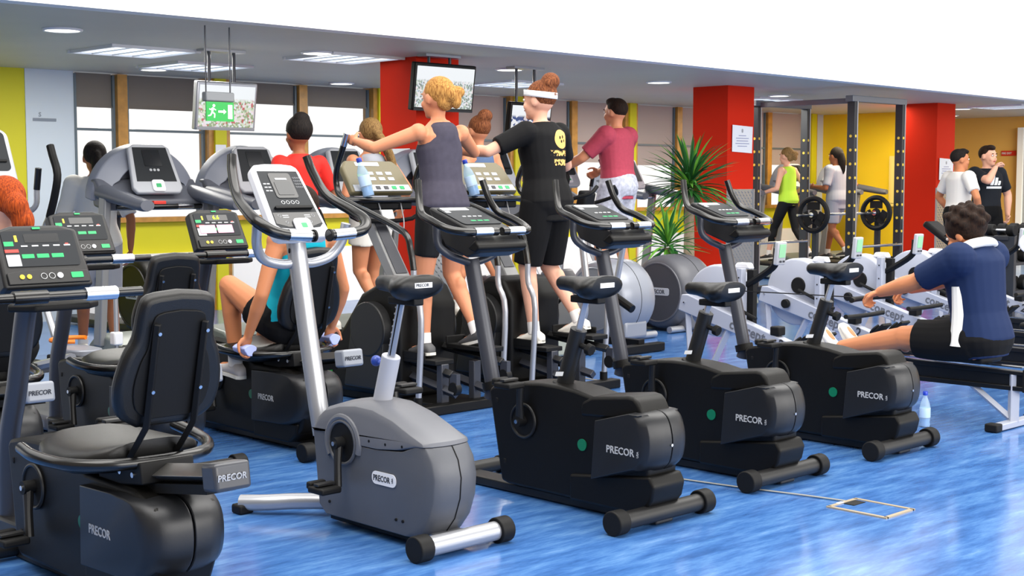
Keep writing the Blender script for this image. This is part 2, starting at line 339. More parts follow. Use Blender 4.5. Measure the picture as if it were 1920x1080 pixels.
# floor boxes
gm = mat('brass_trim', '#b7a78c', .35, metal=.4)
def floor_box(x, y, w, d, lb):
    o = thing('floor_socket', lb, 'floor socket', (x, y, 0), 0, 'flush floor socket boxes')
    for cx, cy, a, b in ((0, d/2, w, .018), (0, -d/2, w, .018), (w/2, 0, .018, d+.018), (-w/2, 0, .018, d+.018)): MB().box((cx, cy, .003), (a, b, .006)).build('frame_strip', gm, o)
    MB().box((0, 0, .0015), (w-.02, d-.02, .003)).build('lid', fm, o); MB().box((.03, d/2-.04, .004), (.09, .05, .004)).build('cable_flap', rub, o); MB().slab(rrect(.04, .018, .004), (-.02, d/2-.0, .006), (1, 0, 0), (0, 1, 0), .002).build('clip', white_p, o)
    return o
floor_box(5.1, 3.10, .21, .27, 'flush square floor socket with metal edge at lower right')
floor_box(6.95, 6.5, .22, .3, 'flush square floor socket between the bikes and the elliptical poles')
o = MB().tube([(5.13, 3.24, .006), (5.09, 3.44, .006), (5.02, 3.72, .006), (4.95, 4.1, .006)], .006, 6, 3, flat=.5).build('floor_cable', mat('cable_grey', '#87867f', .5)); tag(o, 'thin grey cable strip running across floor to the socket', 'cable')
# televisions
def tvmat(name, seed, cols, sc):
    m = bpy.data.materials.new(name); m.use_nodes = True; nt = m.node_tree; b = nt.nodes['Principled BSDF']; b.inputs['Roughness'].default_value = .15
    tc = nt.nodes.new('ShaderNodeTexCoord'); v_ = nt.nodes.new('ShaderNodeTexVoronoi'); v_.inputs['Scale'].default_value = sc
    sp = nt.nodes.new('ShaderNodeSeparateXYZ'); nt.links.new(tc.outputs['Object'], v_.inputs['Vector']); nt.links.new(tc.outputs['Generated'], sp.inputs[0])
    r = nt.nodes.new('ShaderNodeValToRGB'); r.color_ramp.interpolation = 'CONSTANT'; el = r.color_ramp.elements; el[0].color = rgba(cols[0]); el[1].position = .3; el[1].color = rgba(cols[1])
    for k, c in enumerate(cols[2:]): q = el.new(.45+.12*k); q.color = rgba(c)
    sr = nt.nodes.new('ShaderNodeSeparateColor'); nt.links.new(v_.outputs['Color'], sr.inputs[0]); nt.links.new(sr.outputs[0], r.inputs[0])
    r2 = nt.nodes.new('ShaderNodeValToRGB'); e2 = r2.color_ramp.elements; e2[0].position = .62; e2[0].color = (0, 0, 0, 1); e2[1].position = .7; e2[1].color = (1, 1, 1, 1); nt.links.new(sp.outputs['Z'], r2.inputs[0])
    mx = nt.nodes.new('ShaderNodeMixRGB'); mx.inputs[2].default_value = rgba('#f4f8fb'); nt.links.new(r2.outputs[0], mx.inputs[0]); nt.links.new(r.outputs[0], mx.inputs[1])
    b.inputs['Base Color'].default_value = (0, 0, 0, 1); nt.links.new(mx.outputs[0], b.inputs['Emission Color']); b.inputs['Emission Strength'].default_value = .8
    return m
def tv(x, y, z, w, h, lb, screen_m, drop, fr, rz=0, tilt=8):
    o = thing('wall_television', lb, 'television', (x, y, z), rz)
    R = rot('X', tilt)
    def bx(c, d): return MB().box(R @ Vector(c), d, R)
    bx((0, .03, 0), (w, .06, h)).build('casing', fr, o, bevel=.012)
    bx((0, -.002, .0), (w-.05, .008, h-.06)).build('screen', screen_m, o)
    bx((0, -.004, -h/2+.012), (w*.96, .012, .02)).build('lower_bezel', slv if fr is slv else blk2, o)
    for s in (-.12, .12): MB().cyl((s, .07, h/2-.1), (s, .07, drop), .014, 10).build('ceiling_rod', grym, o)
    MB().box((0, .07, drop), (.4, .12, .02)).build('ceiling_plate', slv, o)
    MB().box((0, .07, .0), (.3, .03, .2)).build('mount', grym, o)
    return o
tv(6.36, 10.0, 2.0, .58, .40, 'silver framed television hanging left behind the green exit sign', tvmat('tv_picture_pitch', 1, ['#d9e0c8', '#f3dfe4', '#c56b68', '#e9eef2', '#9fb18a'], 60), ZC-2.0-.01, slv)
tv(7.98, 9.1, 2.185, .70, .41, 'black television on left red column behind the blonde woman', tvmat('tv_picture_crowd', 2, ['#e8ecec', '#b9c9b4', '#f5e3e6', '#d0dbe6', '#8f9a92'], 70), ZC-2.185-.01, blk)
tv(9.42, 9.5, 1.95, .56, .36, 'smaller television beyond the woman in the black shirt', tvmat('tv_picture_news', 3, ['#4a5f8f', '#e2d6d8', '#c8d2ea', '#3c3f54', '#f1f3f7'], 22), ZC-1.95-.01, blk)
# exit sign
o = thing('exit_sign', 'green running man exit sign hanging before the left television', 'exit sign', (5.38, 8.55, 1.872)); o.scale = (.9, .9, .9)
MB().box((0, .0, 0), (.25, .012, .15)).build('sign_plate', mat('exit_green', '#0c9a3c', .4, emit=.25), o)
mw = mat('exit_white', '#f2fff4', .4, emit=.3)
def fl(poly, nm): MB().slab(poly, (0, -.007, 0), (1, 0, 0), (0, 0, 1), .002).build(nm, mw, o)
fl([(-.018, -.008), (.03, -.008), (.03, -.02), (.055, .0), (.03, .02), (.03, .008), (-.018, .008)], 'arrow'); fl([(.07, -.055), (.11, -.055), (.11, .055), (.07, .055)], 'door_symbol')
fig = MB().slab([(.012*math.cos(t*.785), .012*math.sin(t*.785)) for t in range(8)], (-.058, -.007, .045), (1, 0, 0), (0, 0, 1), .002)
for a, b, t in (((-.065, .03), (-.075, -.005), .012), ((-.065, .025), (-.04, .01), .006), ((-.068, .027), (-.09, .012), .006), ((-.09, .012), (-.1, .02), .006), ((-.075, -.005), (-.05, -.02), .008), ((-.05, -.02), (-.055, -.05), .007), ((-.075, -.005), (-.088, -.03), .008), ((-.088, -.03), (-.112, -.036), .007)):
    d = Vector((b[0]-a[0], b[1]-a[1])); n = Vector((-d.y, d.x)).normalized()*t/1.4
    fig.slab([(a[0]+n.x, a[1]+n.y), (b[0]+n.x, b[1]+n.y), (b[0]-n.x, b[1]-n.y), (a[0]-n.x, a[1]-n.y)], (0, -.007, 0), (1, 0, 0), (0, 0, 1), .002)
fig.build('running_figure', mw, o, kind='stuff')
MB().box((0, .02, .115), (.26, .07, .075)).build('housing', mat('housing_grey', '#7f8387', .4), o, bevel=.012)
for s in (-.11, .11): MB().cyl((s, .02, .15), (s, .02, (ZC-1.872)/.9), .006, 8).build('suspension_rod', grym, o)
# under-soffit lamps' light
for x, y in ((6, 10.8), (10, 11), (14, 11), (18, 11), (21, 9)):
    area('ceiling_lamp_light', (x, y, ZC-.03), (0, 0, 0), 1.2, 1.2, 75, (1, .96, .88) if x < 16 else (1, .88, .6))
# ---------------- upright exercise bikes ----------------
def bar(pts, r, k=6, n=12): return MB().tube(pts, r, n, k)
def mirror(pts): return [(-p[0], *p[1:]) for p in pts]
def pedal(parent, x, y, z, side):
    m = MB().box((x+side*.055, y, z), (.095, .10, .026)).box((x+side*.055, y+.055, z+.012), (.08, .03, .03))
    o = m.build('pedal', rub, parent, bevel=.008)
    MB().box((x+side*.055, y, z+.022), (.085, .03, .012)).build('strap', blk2, o, bevel=.003)
    return o
def crank(root, y, z, r, hw, up, al=0, ringmat=blk2):
    MB().cyl((-hw-.003, y, z), (hw+.003, y, z), r, 32).build('crank_disc', rub, root)
    for s in (-1, 1):
        MB().ring((s*(hw+.003), y, z), (1, 0, 0), r, .007, 32).build('crank_ring', ringmat, root)
        d = (1 if up else -1)*(-s); a = math.radians(al)
        ey, ez = y+.17*math.sin(a)*d, z+.17*math.cos(a)*d
        x = s*(hw+.022)
        a_ = MB().tube([(x, y, z), (x+s*.012, (y+ey)/2, (z+ez)/2), (x+s*.02, ey, ez)], [.021, .015, .016], 10).build('crank_arm', blk2, root)
        MB().cyl((x-s*.02, y, z), (x+s*.022, y, z), .024, 16).build('crank_hub', rub, a_); MB().cyl((x+s*.022, y, z), (x+s*.027, y, z), .009, 12).build('bolt', chr_, a_)
        pedal(root, x+s*.03, ey, ez, s)
def saddle(root, y0, y1, z, lab=None):
    """nose at y0 (front), rear at y1"""
    L = y0-y1; rings = []
    for t, w, h, dz in ((0, .018, .02, -.018), (.06, .03, .03, -.008), (.25, .036, .036, .0), (.45, .05, .042, 0), (.62, .085, .05, .002), (.78, .118, .054, .008), (.92, .122, .05, .01), (1, .095, .035, .004)):
        y = y0-L*t; n = 20
        rings.append([(w*math.cos(2*math.pi*q/n)*(1), y, z-h+dz+h*(math.sin(2*math.pi*q/n)*(1 if math.sin(2*math.pi*q/n) > 0 else 1)) - .010*math.exp(-(math.cos(2*math.pi*q/n)*3)**2)*(1 if .2 < t < .95 and math.sin(2*math.pi*q/n) > 0 else 0)) for q in range(n)])
    o = MB().loft(rings).build('saddle', leath, root, angle=70)
    MB().box((0, y1-.001, z-.035), (.085, .004, .02)).build('saddle_badge', stick, o)
    MB().box((0, (y0+y1)/2-.03, z-.1), (.05, .16, .03)).build('saddle_clamp', rub, o, bevel=.006)
    return o
def stabiliser(root, y, hl, r, m, capr, name='rear_stabiliser'):
    o = MB().cyl((-hl+.02, y, capr), (hl-.02, y, capr), r, 24).build(name, m, root)
    for s in (-1, 1): MB().cyl((s*(hl-.065), y, capr), (s*hl, y, capr), capr, 28).build('end_cap', rub, o, bevel=.006)
    return o
def black_bike(c, b0, label, saddle_z):
    R = thing('exercise_bike', label, 'exercise bike', (c, b0, 0), 0, 'black upright exercise bikes in the front row')
    body = [(.925, .455), (.9, .475), (.79, .498), (.7, .512), (.6, .52), (.5, .519), (.4, .511), (.277, .489), (.1, .45), (.02, .40), (-.01, .30), (-.005, .2), (.02, .12), (.06, .065), (.12, .045), (.80, .05), (.845, .06)]
    B = MB().prism(body, -.09, .09).build('body', blk, R, bevel=.014)
    lowp = [(.42, .155), (-.02, .21), (-.045, .17), (-.03, .11), (.01, .06), (.05, .045), (.42, .045)]
    MB().prism(lowp, -.1, .1).build('lower_cover', blk, R, bevel=.012)
    drum = [(.25, .405), (.05, .462), (.0, .458), (-.035, .43), (-.055, .37), (-.056, .31), (-.042, .258), (-.01, .225), (.27, .16)]
    for s in (-1, 1):
        p = [drum[0]]+[(q.x, q.y) for q in cat([(y, z, 0) for y, z in drum[1:-1]], 3)]+[drum[-1]]
        m = MB(); 
        # rounded rear shell: rings narrow towards the outer side
        rings = []
        for x, sh in ((.003, 0), (.05, .003), (.085, .011), (.112, .026), (.128, .055)):
            rings.append([(s*x, y+(sh if y < .0 else sh*.35 if y < .1 else 0), z+(0 if y > .2 else (-(z-.34)*sh*1.2))) for y, z in p])
        m.loft(rings).build('flywheel_cover', drumm, R, bevel=.006, angle=50)
    cowl = [(.362, .44), (.355, .468), (.30, .494), (.10, .519), (.065, .515), (.045, .495), (.02, .45), (.1, .42), (.362, .405)]
    MB().prism(cowl, -.096, .085).build('cowl', blk, R, bevel=.014)
    MB().box((0, .58, .025), (.11, 1.2, .04)).build('base_beam', blk2, R, bevel=.008)
    MB().cyl((-.24, 1.17, .045), (.24, 1.17, .045), .033, 20).build('front_stabiliser', blk2, R)
    for s in (-1, 1): MB().cyl((s*.2, 1.17, .042), (s*.26, 1.17, .042), .042, 20).build('end_cap', rub, R, bevel=.005)
    stabiliser(R, 0, .30, .036, blk2, .05)
    crank(R, .70, .345, .072, .092, True, -7)
    MB().tube([(0, 1.00, .40), (0, .988, .453), (0, 1.06, .74), (0, 1.135, 1.02)], .036, 20).build('front_post', grym, R)
    MB().cyl((0, .985, .44), (0, .995, .475), .05, 20).build('post_collar', blk, R)
    f = [(-.19, 1.16, 1.19), (-.185, 1.155, 1.10), (-.15, 1.13, 1.055), (-.09, 1.12, 1.03), (0, 1.13, 1.01)]
    MB().tube(f+mirror(f[::-1][1:]), .018, 12, 5).build('fork', grym, R)
    h = [(-.198, 1.275, 1.385), (-.215, 1.248, 1.30), (-.237, 1.205, 1.235), (-.25, 1.12, 1.205), (-.24, 1.03, 1.172), (-.19, .965, 1.158), (-.12, .95, 1.157), (-.015, .948, 1.157)]
    for s in (-1, 1):
        hh = h if s < 0 else mirror(h)
        H_ = bar(hh, [.0165, .0165, .0175, .0175, .0175, .0175, .0175, .019]).build('handlebar', gloss, R)
        MB().cyl((s*.05, .948, 1.157), (s*.15, .952, 1.157), .0205, 16).build('pulse_grip', chr_, H_, label='chrome pulse grip')
    con = [(1.285, 1.252), (1.27, 1.262), (1.03, 1.178), (.965, 1.135), (.935, 1.10), (.94, 1.065), (1.02, 1.04), (1.17, 1.09)]
    K = MB().prism(con, -.13, .13).build('console', blk2, R, bevel=.015)
    MB().prism([(.95, 1.122), (.925, 1.10), (.925, 1.082), (.95, 1.065), (1.0, 1.085)], -.15, .15).build('console_lip', blk, K, bevel=.008)
    u, v = V(1, 0, 0), V(0, .24, .084).normalized(); o = V(0, 1.15, 1.2205); w = u.cross(v)
    def P(a, b, h=0): return o+u*a+v*b+w*h
    MB().slab(rrect(.235, .21, .02), P(0, 0), u, v, .004).build('display_panel', panel, K)
    MB().slab(rrect(.16, .03, .004), P(-.02, .085, .004), u, v, .001).build('instruction_label', stick, K)
    m = MB()
    for i in range(4): m.slab(rrect(.02, .008, .001), P(-.04+.032*i, -.01, .004), u, v, .001)
    m.build('key_print', inkw, K, kind='stuff')
    m = MB()
    for i in range(3): m.slab(rrect(.03, .012, .001), P(-.03+.04*i, -.065, .004), u, v, .001)
    m.build('green_keys', inkg, K, kind='stuff'); MB().slab(rrect(.03, .02, .003), P(-.09, .05, .004), u, v, .001).build('level_print', inkgr, K)
    # seat: fixed tube, sliding pole, saddle
    MB().cyl((0, .547, .49), (0, .541, .52), .052, 24).build('seat_tube_collar', rub, R, bevel=.004)
    MB().cyl((0, .545, .50), (0, .46, .755), .036, 24).build('seat_tube', blk2, R)
    MB().slab(rrect(.045, .02, .002), V(-.0375, .537, .56), (0, -1, .1), (0, -.33, 1), .001).build('seat_sticker', stick, R)
    kn = MB().cyl((0, .46, .69), (0, .40, .675), .012, 12).build('adjust_knob', rub, R); MB().cyl((0, .41, .677), (0, .385, .67), .026, 8).build('knob_head', rub, kn, bevel=.004)
    zt = saddle_z-.075; yt = .46-(zt-.755)*.33
    m = MB().tube([(0, .47, .72), (0, yt, zt)], .019, 4, up=(0, 0, 1)).build('seat_pole', slv, R, bevel=.004)
    d = V(0, -.314, .95).normalized(); mh = MB()
    n = int((zt-.78)/.024)
    for i in range(n): mh.slab(rrect(.007, .012, .002), V(.0142, .452, .775)+d*(.025*i)-V(0, 0, 0), (0, 1, .33), (0, -.33, 1), .001)
    if n > 0: mh.build('pole_holes', rub, m)
    saddle(R, .578, .30, saddle_z)
    # marks on both covers
    for s in (-1, 1):
        MB().cyl((s*.088, .352, .286), (s*.0945, .352, .286), .025, 28).build('green_badge', greend, R)
        uu = (0, -1, 0) if s < 0 else (0, 1, 0)
        y_ = .185 if s < 0 else .02
        text('lettering', 'PRECOR', .042, V(s*.1285, y_-.0, .285), uu, (0, 0, 1), inkgr, R, sx=.95)
        text('lettering', 'USA', .014, V(s*.1285, y_-(.172 if s < 0 else -.172), .283), (0, 0, 1), (0, 1, 0) if s < 0 else (0, -1, 0), inkgr, R)
        for yy, zz in ((.87, .415), (.82, .15)):
            MB().box((s*.088, yy, zz), (.008, .016, .022)).build('screw_recess', rub, R, bevel=.003)
    for zz in (.33, .12): MB().cyl((-.008, -.05+(.05 if zz < .2 else 0), zz), (-.008, -.062+(.05 if zz < .2 else 0), zz), .006, 10).build('screw', chr_, R)
    return R
black_bike(4.266, 3.55, 'black upright exercise bike nearest the camera, right behind the silver one', .985)
black_bike(5.25, 3.64, 'middle of the three black upright exercise bikes', .905)
black_bike(6.266, 3.635, 'farthest black upright exercise bike, beside the rowing man', .955)

# silver bike
def silver_bike(c, b0):
    R = thing('exercise_bike', 'silver and grey upright exercise bike with white console', 'exercise bike', (c, b0, 0))
    low = [(.762, .39), (.6, .365), (.5, .352), (.35, .352), (.2, .365), (.055, .395), (.02, .345), (.003, .28), (.01, .2), (.04, .12), (.09, .06), (.12, .045), (.68, .045), (.725, .08)]
    rings = []
    for x, sh in ((-.118, .07), (-.105, .03), (-.08, .012), (-.045, .003), (0, 0), (.045, .003), (.08, .012), (.105, .03), (.118, .07)):
        rings.append([(x, y+(sh if y < .13 else sh*.1), z) for y, z in low])
    MB().loft(rings).build('lower_shell', gshell, R, angle=50, bevel=.004)
    top = [(.764, .385), (.755, .43), (.738, .455), (.7, .483), (.6, .512), (.5, .525), (.39, .522), (.27, .495), (.15, .455), (.06, .412), (.052, .396), (.2, .368), (.35, .355), (.5, .355), (.6, .368)]
    rings = []
    for x, sh, dz in ((-.122, .075, .05), (-.112, .034, .022), (-.085, .014, .006), (-.045, .004, .001), (0, 0, 0), (.045, .004, .001), (.085, .014, .006), (.112, .034, .022), (.122, .075, .05)):
        rings.append([(x, y+(sh if y < .13 else sh*.5 if y < .21 else 0), z-(dz*(1 if z > .42 else .2 if z > .4 else 0))) for y, z in top])
    MB().loft(rings).build('upper_shell', gshell2, R, angle=50, bevel=.003)
    for s in (-1, 1):
        MB().ring((s*.118, .567, .353), (1, 0, 0), .102, .014, 24, 8, math.radians(-35), math.radians(200)).build('crank_surround', gshell2, R)
    crank(R, .567, .353, .085, .122, False, 8, gshell)
    for s in (-1, 1):
        B = MB().slab(rrect(.145, .05, .022, 5), V(s*.1195, .31, .245), (0, s, 0), (0, 0, 1), .003).build('badge', white_p, R)
        text('lettering', 'PRECOR', .032, V(s*.123, .31-s*.064, .234), (0, s, 0), (0, 0, 1), inkd, B, sx=.85)
        text('lettering', 'USA', .011, V(s*.123, .31+s*.056, .236), (0, 0, 1), (0, -s, 0), inkd, B)
        for yy, zz in ((.66, .10), (.2, .10), (.24, .10), (.4, .38), (.3, .38), (.2, .385)):
            MB().cyl((s*.114, yy, zz), (s*.1225, yy, zz), .006, 8).build('screw', rub, R)
    MB().tube([(0, .055, .395), (0, .02, .345), (0, .003, .28), (0, .01, .2), (0, .04, .12), (0, .09, .06)], .0028, 6).build('rear_seam', rub, R)
    MB().box((0, .36, .03), (.16, .7, .03)).build('base_plate', blk, R, bevel=.005)
    MB().box((0, .06, .05), (.14, .16, .03)).build('base_bracket', slv, R, bevel=.005)
    stabiliser(R, 0, .235, .037, slv, .05)
    f = [(-.25, 1.10, .042), (-.19, 1.01, .048), (-.11, .93, .054), (-.04, .83, .06), (0, .78, .06)]
    F = MB().tube(f+mirror(f[::-1][1:]), [.034]*5+[.034]*4, 16, 4).build('front_stabiliser', slv, R)
    for s in (-1, 1): MB().box((s*.25, 1.09, .02), (.07, .07, .04)).build('rubber_foot', rub, F, bevel=.01)
    MB().tube([(0, .865, .33), (0, .895, .45), (0, .97, .78), (0, 1.045, 1.14)], .041, 24).build('front_post', slv, R)
    MB().cyl((-.041, 1.035, 1.09), (-.036, 1.03, 1.09), .011, 12).build('plug', rub, R)
    f = [(-.225, .99, 1.20), (-.215, 1.01, 1.12), (-.17, 1.03, 1.06), (-.08, 1.035, 1.035), (0, 1.03, 1.04)]
    MB().tube(f+mirror(f[::-1][1:]), .021, 14, 5).build('fork', slv, R)
    h = [(-.19, 1.225, 1.49), (-.205, 1.20, 1.42), (-.228, 1.13, 1.32), (-.262, 1.0, 1.255), (-.268, .915, 1.215), (-.225, .868, 1.178), (-.15, .86, 1.163), (-.035, .858, 1.158)]
    for s in (-1, 1):
        hh = h if s < 0 else mirror(h)
        H_ = bar(hh, [.019, .02, .021, .023, .025, .024, .022, .022]).build('handlebar', gloss, R)
        MB().cyl((s*.06, .858, 1.1585), (s*.165, .861, 1.164), .0245, 16).build('pulse_grip', chr_, H_, label='chrome pulse grip')
        MB().cyl((s*.035, .858, 1.158), (s*.045, .858, 1.158), .026, 16).build('grip_ring', rub, H_)
    # console
    u, v = V(1, 0, 0), V(0, .225, .30).normalized(); w = u.cross(v); o = V(0, 1.0875, 1.30)
    def P(a, b, h=0): return o+u*a+v*b+w*h
    L = .385
    poly = [(-.14, -.15), (-.135, -.18), (-.11, -.192), (.11, -.192), (.135, -.18), (.14, -.15), (.122, .15), (.115, .175), (.095, .19), (.04, .197), (-.04, .197), (-.095, .19), (-.115, .175), (-.122, .15)]
    K = MB().slab(poly, P(0, 0, -.05), u, v, .05).build('console', white_p, R, bevel=.012, label='white console frame')
    pp = [(-.118, -.125), (-.1, -.14), (-.05, -.145), (.05, -.145), (.1, -.14), (.118, -.125), (.1, .152), (-.1, .152)]
    MB().slab(pp, P(0, 0, .0005), u, v, .002).build('display_panel', panel, K)
    MB().slab(rrect(.11, .13, .012), P(.0, .075, .002), u, v, .003).build('display', screen, K)
    MB().slab(rrect(.082, .07, .006), P(.0, .06, .0055), u, v, .001).build('screen', mat('screen_glass', '#25282b', .12), K)
    MB().slab(rrect(.06, .01, .003), P(.0, .108, .0055), u, v, .001).build('readout', inkgr, K)
    m = MB()
    for i in range(4):
        for j in range(4): m.ring(P(.068+i*.011-(.0)*j, .115-j*.016, .004), w, .0042, .0006, 8, 4)
    m.build('keypad', inkgr, K, kind='stuff')
    m = MB()
    for i in range(2):
        for j in range(3): m.slab(rrect(.014, .006, .001), P(-.088+i*.018, .085-j*.018, .002), u, v, .001)
    m.build('info_print', inkgr, K, kind='stuff')
    m = MB()
    for i in range(4): m.ring(P(-.036+i*.024, -.012, .003), w, .008, .0012, 14, 4)
    m.build('arrow_keys', inkw, K, kind='stuff')
    MB().slab(rrect(.19, .012, .004), P(0, -.045, .002), u, v, .016).build('reading_ledge', rub, K)
    MB().slab([(-.112, -.065), (.112, -.065), (.115, -.12), (.06, -.138), (-.06, -.138), (-.115, -.12)], P(0, 0, .0025), u, v, .001).build('lower_panel', screen, K)
    m = MB()
    for s in (-1, 1):
        m.ring(P(s*.085, -.082, .004), w, .007, .001, 12, 4)
        m.slab(rrect(.03, .004, .001), P(s*.055, -.08, .003), u, v, .001); m.slab(rrect(.03, .004, .001), P(s*.055, -.09, .003), u, v, .001)
        m.ring(P(s*.06, -.115, .004), w, .006, .001, 12, 4)
    m.build('lower_keys', inkgr, K, kind='stuff')
    ks = MB().slab(rrect(.085, .07, .018), P(.01, -.135, .002), u, v, .012).build('quickstart_pad', white_p, K, bevel=.004)
    MB().slab(rrect(.028, .024, .004), P(.012, -.138, .014), u, v, .001).build('quickstart_key', mat('bright_green', '#1db356', .4), K)
    text('lettering', 'PRECOR', .012, P(-.025, .172, .001), u, v, inkgr, K)
    # seat
    MB().cyl((0, .478, .465), (0, .474, .50), .05, 24).build('seat_tube_collar', rub, R, bevel=.004)
    MB().cyl((0, .476, .49), (0, .41, .70), .0375, 28).build('seat_tube', mat('lavender_grey_paint', '#a8abb6', .35), R, bevel=.003)
    m = MB().tube([(0, .415, .68), (0, .337, .95)], .021, 4, up=(0, 0, 1)).build('seat_pole', slv, R, bevel=.004)
    MB().slab([(-.007, 0), (.007, 0), (.007, .24), (-.007, .24)], V(-.0158, .405, .705), (0, 1, .3), (0, -.3, 1), .002).build('pole_slot', rub, m)
    mh = MB()
    for i in range(9): mh.cyl(V(-.018, .402-.0065*i, .72+.025*i), V(-.0205, .402-.0065*i, .72+.025*i), .004, 8)
    mh.build('pole_holes', slv, m)
    kn = MB().cyl((0, .45, .66), (0, .50, .67), .01, 12).build('adjust_knob', mat('blue_knob', '#27439a', .3), R); MB().ell((0, .505, .672), (.022, .022, .022)).build('knob_head', MATS['blue_knob'], kn)
    sd = saddle(R, .485, .215, 1.022)
    text('lettering', 'PRECOR', .017, V(-.038, .2115, .982), (1, 0, 0), (0, 0, 1), inkd, sd)
    return R
silver_bike(3.40, 3.79)

# ---------------- recumbent bikes ----------------
capm = mat('grey_rail_cap', '#3a3c42', .3)
capl = mat('pale_rail_cap', '#858a94', .35)
alu = mat('aluminium_rail', '#6f6d6b', .3, metal=.7)
def recumbent(c, b0, label, cm, post_sil=0):
    R = thing('recumbent_bike', label, 'exercise bike', (c, b0, 0), 0, 'recumbent exercise bikes')
    body = [(1.19, .44), (1.17, .462), (1.08, .48), (.96, .486), (.82, .482), (.7, .465), (.6, .425), (.3, .42), (.16, .38), (.13, .3), (.14, .22), (.19, .12), (.26, .06), (.32, .045), (1.1, .05), (1.135, .07)]
    MB().prism(body, -.11, .11).build('body', blk, R, bevel=.014)
    rings = []
    p = [(.58, .395), (.3, .405), (.18, .395), (.12, .35), (.105, .28), (.12, .21), (.17, .16), (.25, .135), (.585, .13)]
    p = [p[0]]+[(q.x, q.y) for q in cat([(y, z, 0) for y, z in p[1:-1]], 3)]+[p[-1]]
    for s in (-1, 1):
        rings = []
        for x, sh in ((.003, 0), (.06, .005), (.1, .017), (.128, .04), (.142, .075)):
            rings.append([(s*x, y+(sh if y < .4 else 0), z-(z-.27)*sh*.5*(1 if y < .3 else .6 if y < .4 else 0)) for y, z in p])
        MB().loft(rings).build('flywheel_cover', drumm, R, bevel=.006, angle=50)
    MB().prism([(.6, .15), (.2, .15), (.22, .09), (.28, .045), (.6, .045)], -.12, .12).build('lower_cover', blk, R, bevel=.01)
    MB().box((0, .62, .025), (.11, 1.3, .04)).build('base_beam', blk2, R, bevel=.006)
    stabiliser(R, 0, .24, .034, blk2, .048)
    MB().cyl((-.24, 1.27, .042), (.24, 1.27, .042), .034, 20).build('front_stabiliser', blk2, R)
    crank(R, .975, .323, .075, .112, False, 15)
    # rail and seat carriage
    d = V(0, -1.02, .165).normalized()
    MB().slab([(-.055, -.03), (.055, -.03), (.055, .03), (-.055, .03)], V(0, .90, .37), (1, 0, 0), V(0, .16, .99), .0).build('rail_end', alu, R) if False else None
    MB().tube([(0, .86, .375), (0, -.04, .505)], .06, 4, flat=.55, up=(0, 0, 1)).build('rail', alu, R, bevel=.004)
    MB().box((0, .40, .40), (.10, .9, .03), rot('X', -8.3)).build('rail_underside', rub, R)
    K = MB().box((0, -.075, .505), (.125, .08, .085), rot('X', -8)).build('rail_cap', cm, R, bevel=.012)
    text('lettering', 'PRECOR', .028, V(-.056, -.1172, .50), (1, 0, 0), (0, -.13, 1), inkd if cm is capl else inkgr, K, sx=.95)
    MB().box((0, .40, .452), (.19, .28, .07), rot('X', -8)).build('seat_carriage', rub, R, bevel=.006)
    for y_ in (.31, .39, .47): MB().cyl((-.092, y_, .462), (-.10, y_, .462), .009, 10).build('bolt', chr_, R)
    # seat cushion
    rings = []; n = 24
    for t, w, h in ((0, .13, .03), (.08, .19, .045), (.3, .225, .05), (.6, .225, .05), (.85, .2, .048), (.97, .16, .04), (1, .12, .03)):
        y = .80-.45*t; z = .545-.02*t*(1-t)*4+ (.015*t)
        rings.append([(w*math.copysign(abs(math.cos(2*math.pi*q/n))**.6, math.cos(2*math.pi*q/n)), y, z-h+h*math.copysign(abs(math.sin(2*math.pi*q/n))**.7, math.sin(2*math.pi*q/n))) for q in range(n)])
    MB().loft(rings).build('seat', leath, R, angle=60)
    # backrest
    uu, vv = V(1, 0, 0), V(0, -.12, .45).normalized(); o = V(0, .21, .82)
    bp_ = []
    for xx, zz in ((-.10, -.215), (-.165, -.17), (-.185, -.08), (-.165, .02), (-.138, .08), (-.13, .17), (-.105, .215), (0, .228)):
        bp_.append((xx, zz))
    bp_ = [tuple(q[:2]) for q in cat([(x_, z_, 0) for x_, z_ in bp_], 3)]
    bp_ = bp_+[(-x_, z_) for x_, z_ in bp_[::-1][1:]]
    MB().slab(bp_, o, uu, vv, -.055).build('backrest', leath, R, bevel=.022, seg=4)
    w = uu.cross(vv)
    MB().slab([(x_*.72, z_*.8-.01) for x_, z_ in bp_], o+w*.0, uu, vv, .006).build('backrest_panel', rub, R, bevel=.004)
    for s in (-1, 1):
        q = MB().tube([o+uu*s*.083+vv*.135+w*.015, o+uu*s*.083+vv*-.2+w*.02, V(s*.083, .36, .50)], .014, 4, up=(0, 0, 1)).build('backrest_bracket', rub, R, bevel=.003)
        for h_ in (.11, -.08): MB().cyl(o+uu*s*.083+vv*h_+w*.03, o+uu*s*.083+vv*h_+w*.036, .006, 10).build('bolt', chr_, q)
    # side hand rail around the seat
    g = [(-.27, .72, .515), (-.28, .6, .505), (-.255, .44, .50), (-.16, .325, .50), (0, .29, .50), (.16, .325, .50), (.255, .44, .50), (.285, .56, .51), (.28, .70, .53)]
    MB().tube(g, .02, 12, 5).build('side_handlebar', gloss, R)
    # console post, console, handlebar
    MB().tube([(0, 1.44, .1), (0, 1.42, .4), (0, 1.34, .62), (0, 1.25, .90), (0, 1.19, 1.02)], .05, 16, 4, flat=.7).build('console_post', grym, R)
    MB().box((0, 1.32, .08), (.1, .26, .09)).build('post_foot', blk2, R, bevel=.01)
    u, v = V(1, 0, 0), V(0, .12, .22).normalized(); w = u.cross(v); o = V(0, 1.10, 1.115)
    def P(a, b, h=0): return o+u*a+v*b+w*h
    K = MB().slab([(-.165, -.12), (.165, -.12), (.16, .0), (.155, .105), (.09, .125), (-.09, .125), (-.155, .105), (-.16, 0)], P(0, 0, -.06), u, v, .06).build('console', blk2, R, bevel=.012)
    MB().slab(rrect(.27, .14, .01), P(0, .03), u, v, .003).build('display_panel', panel, K)
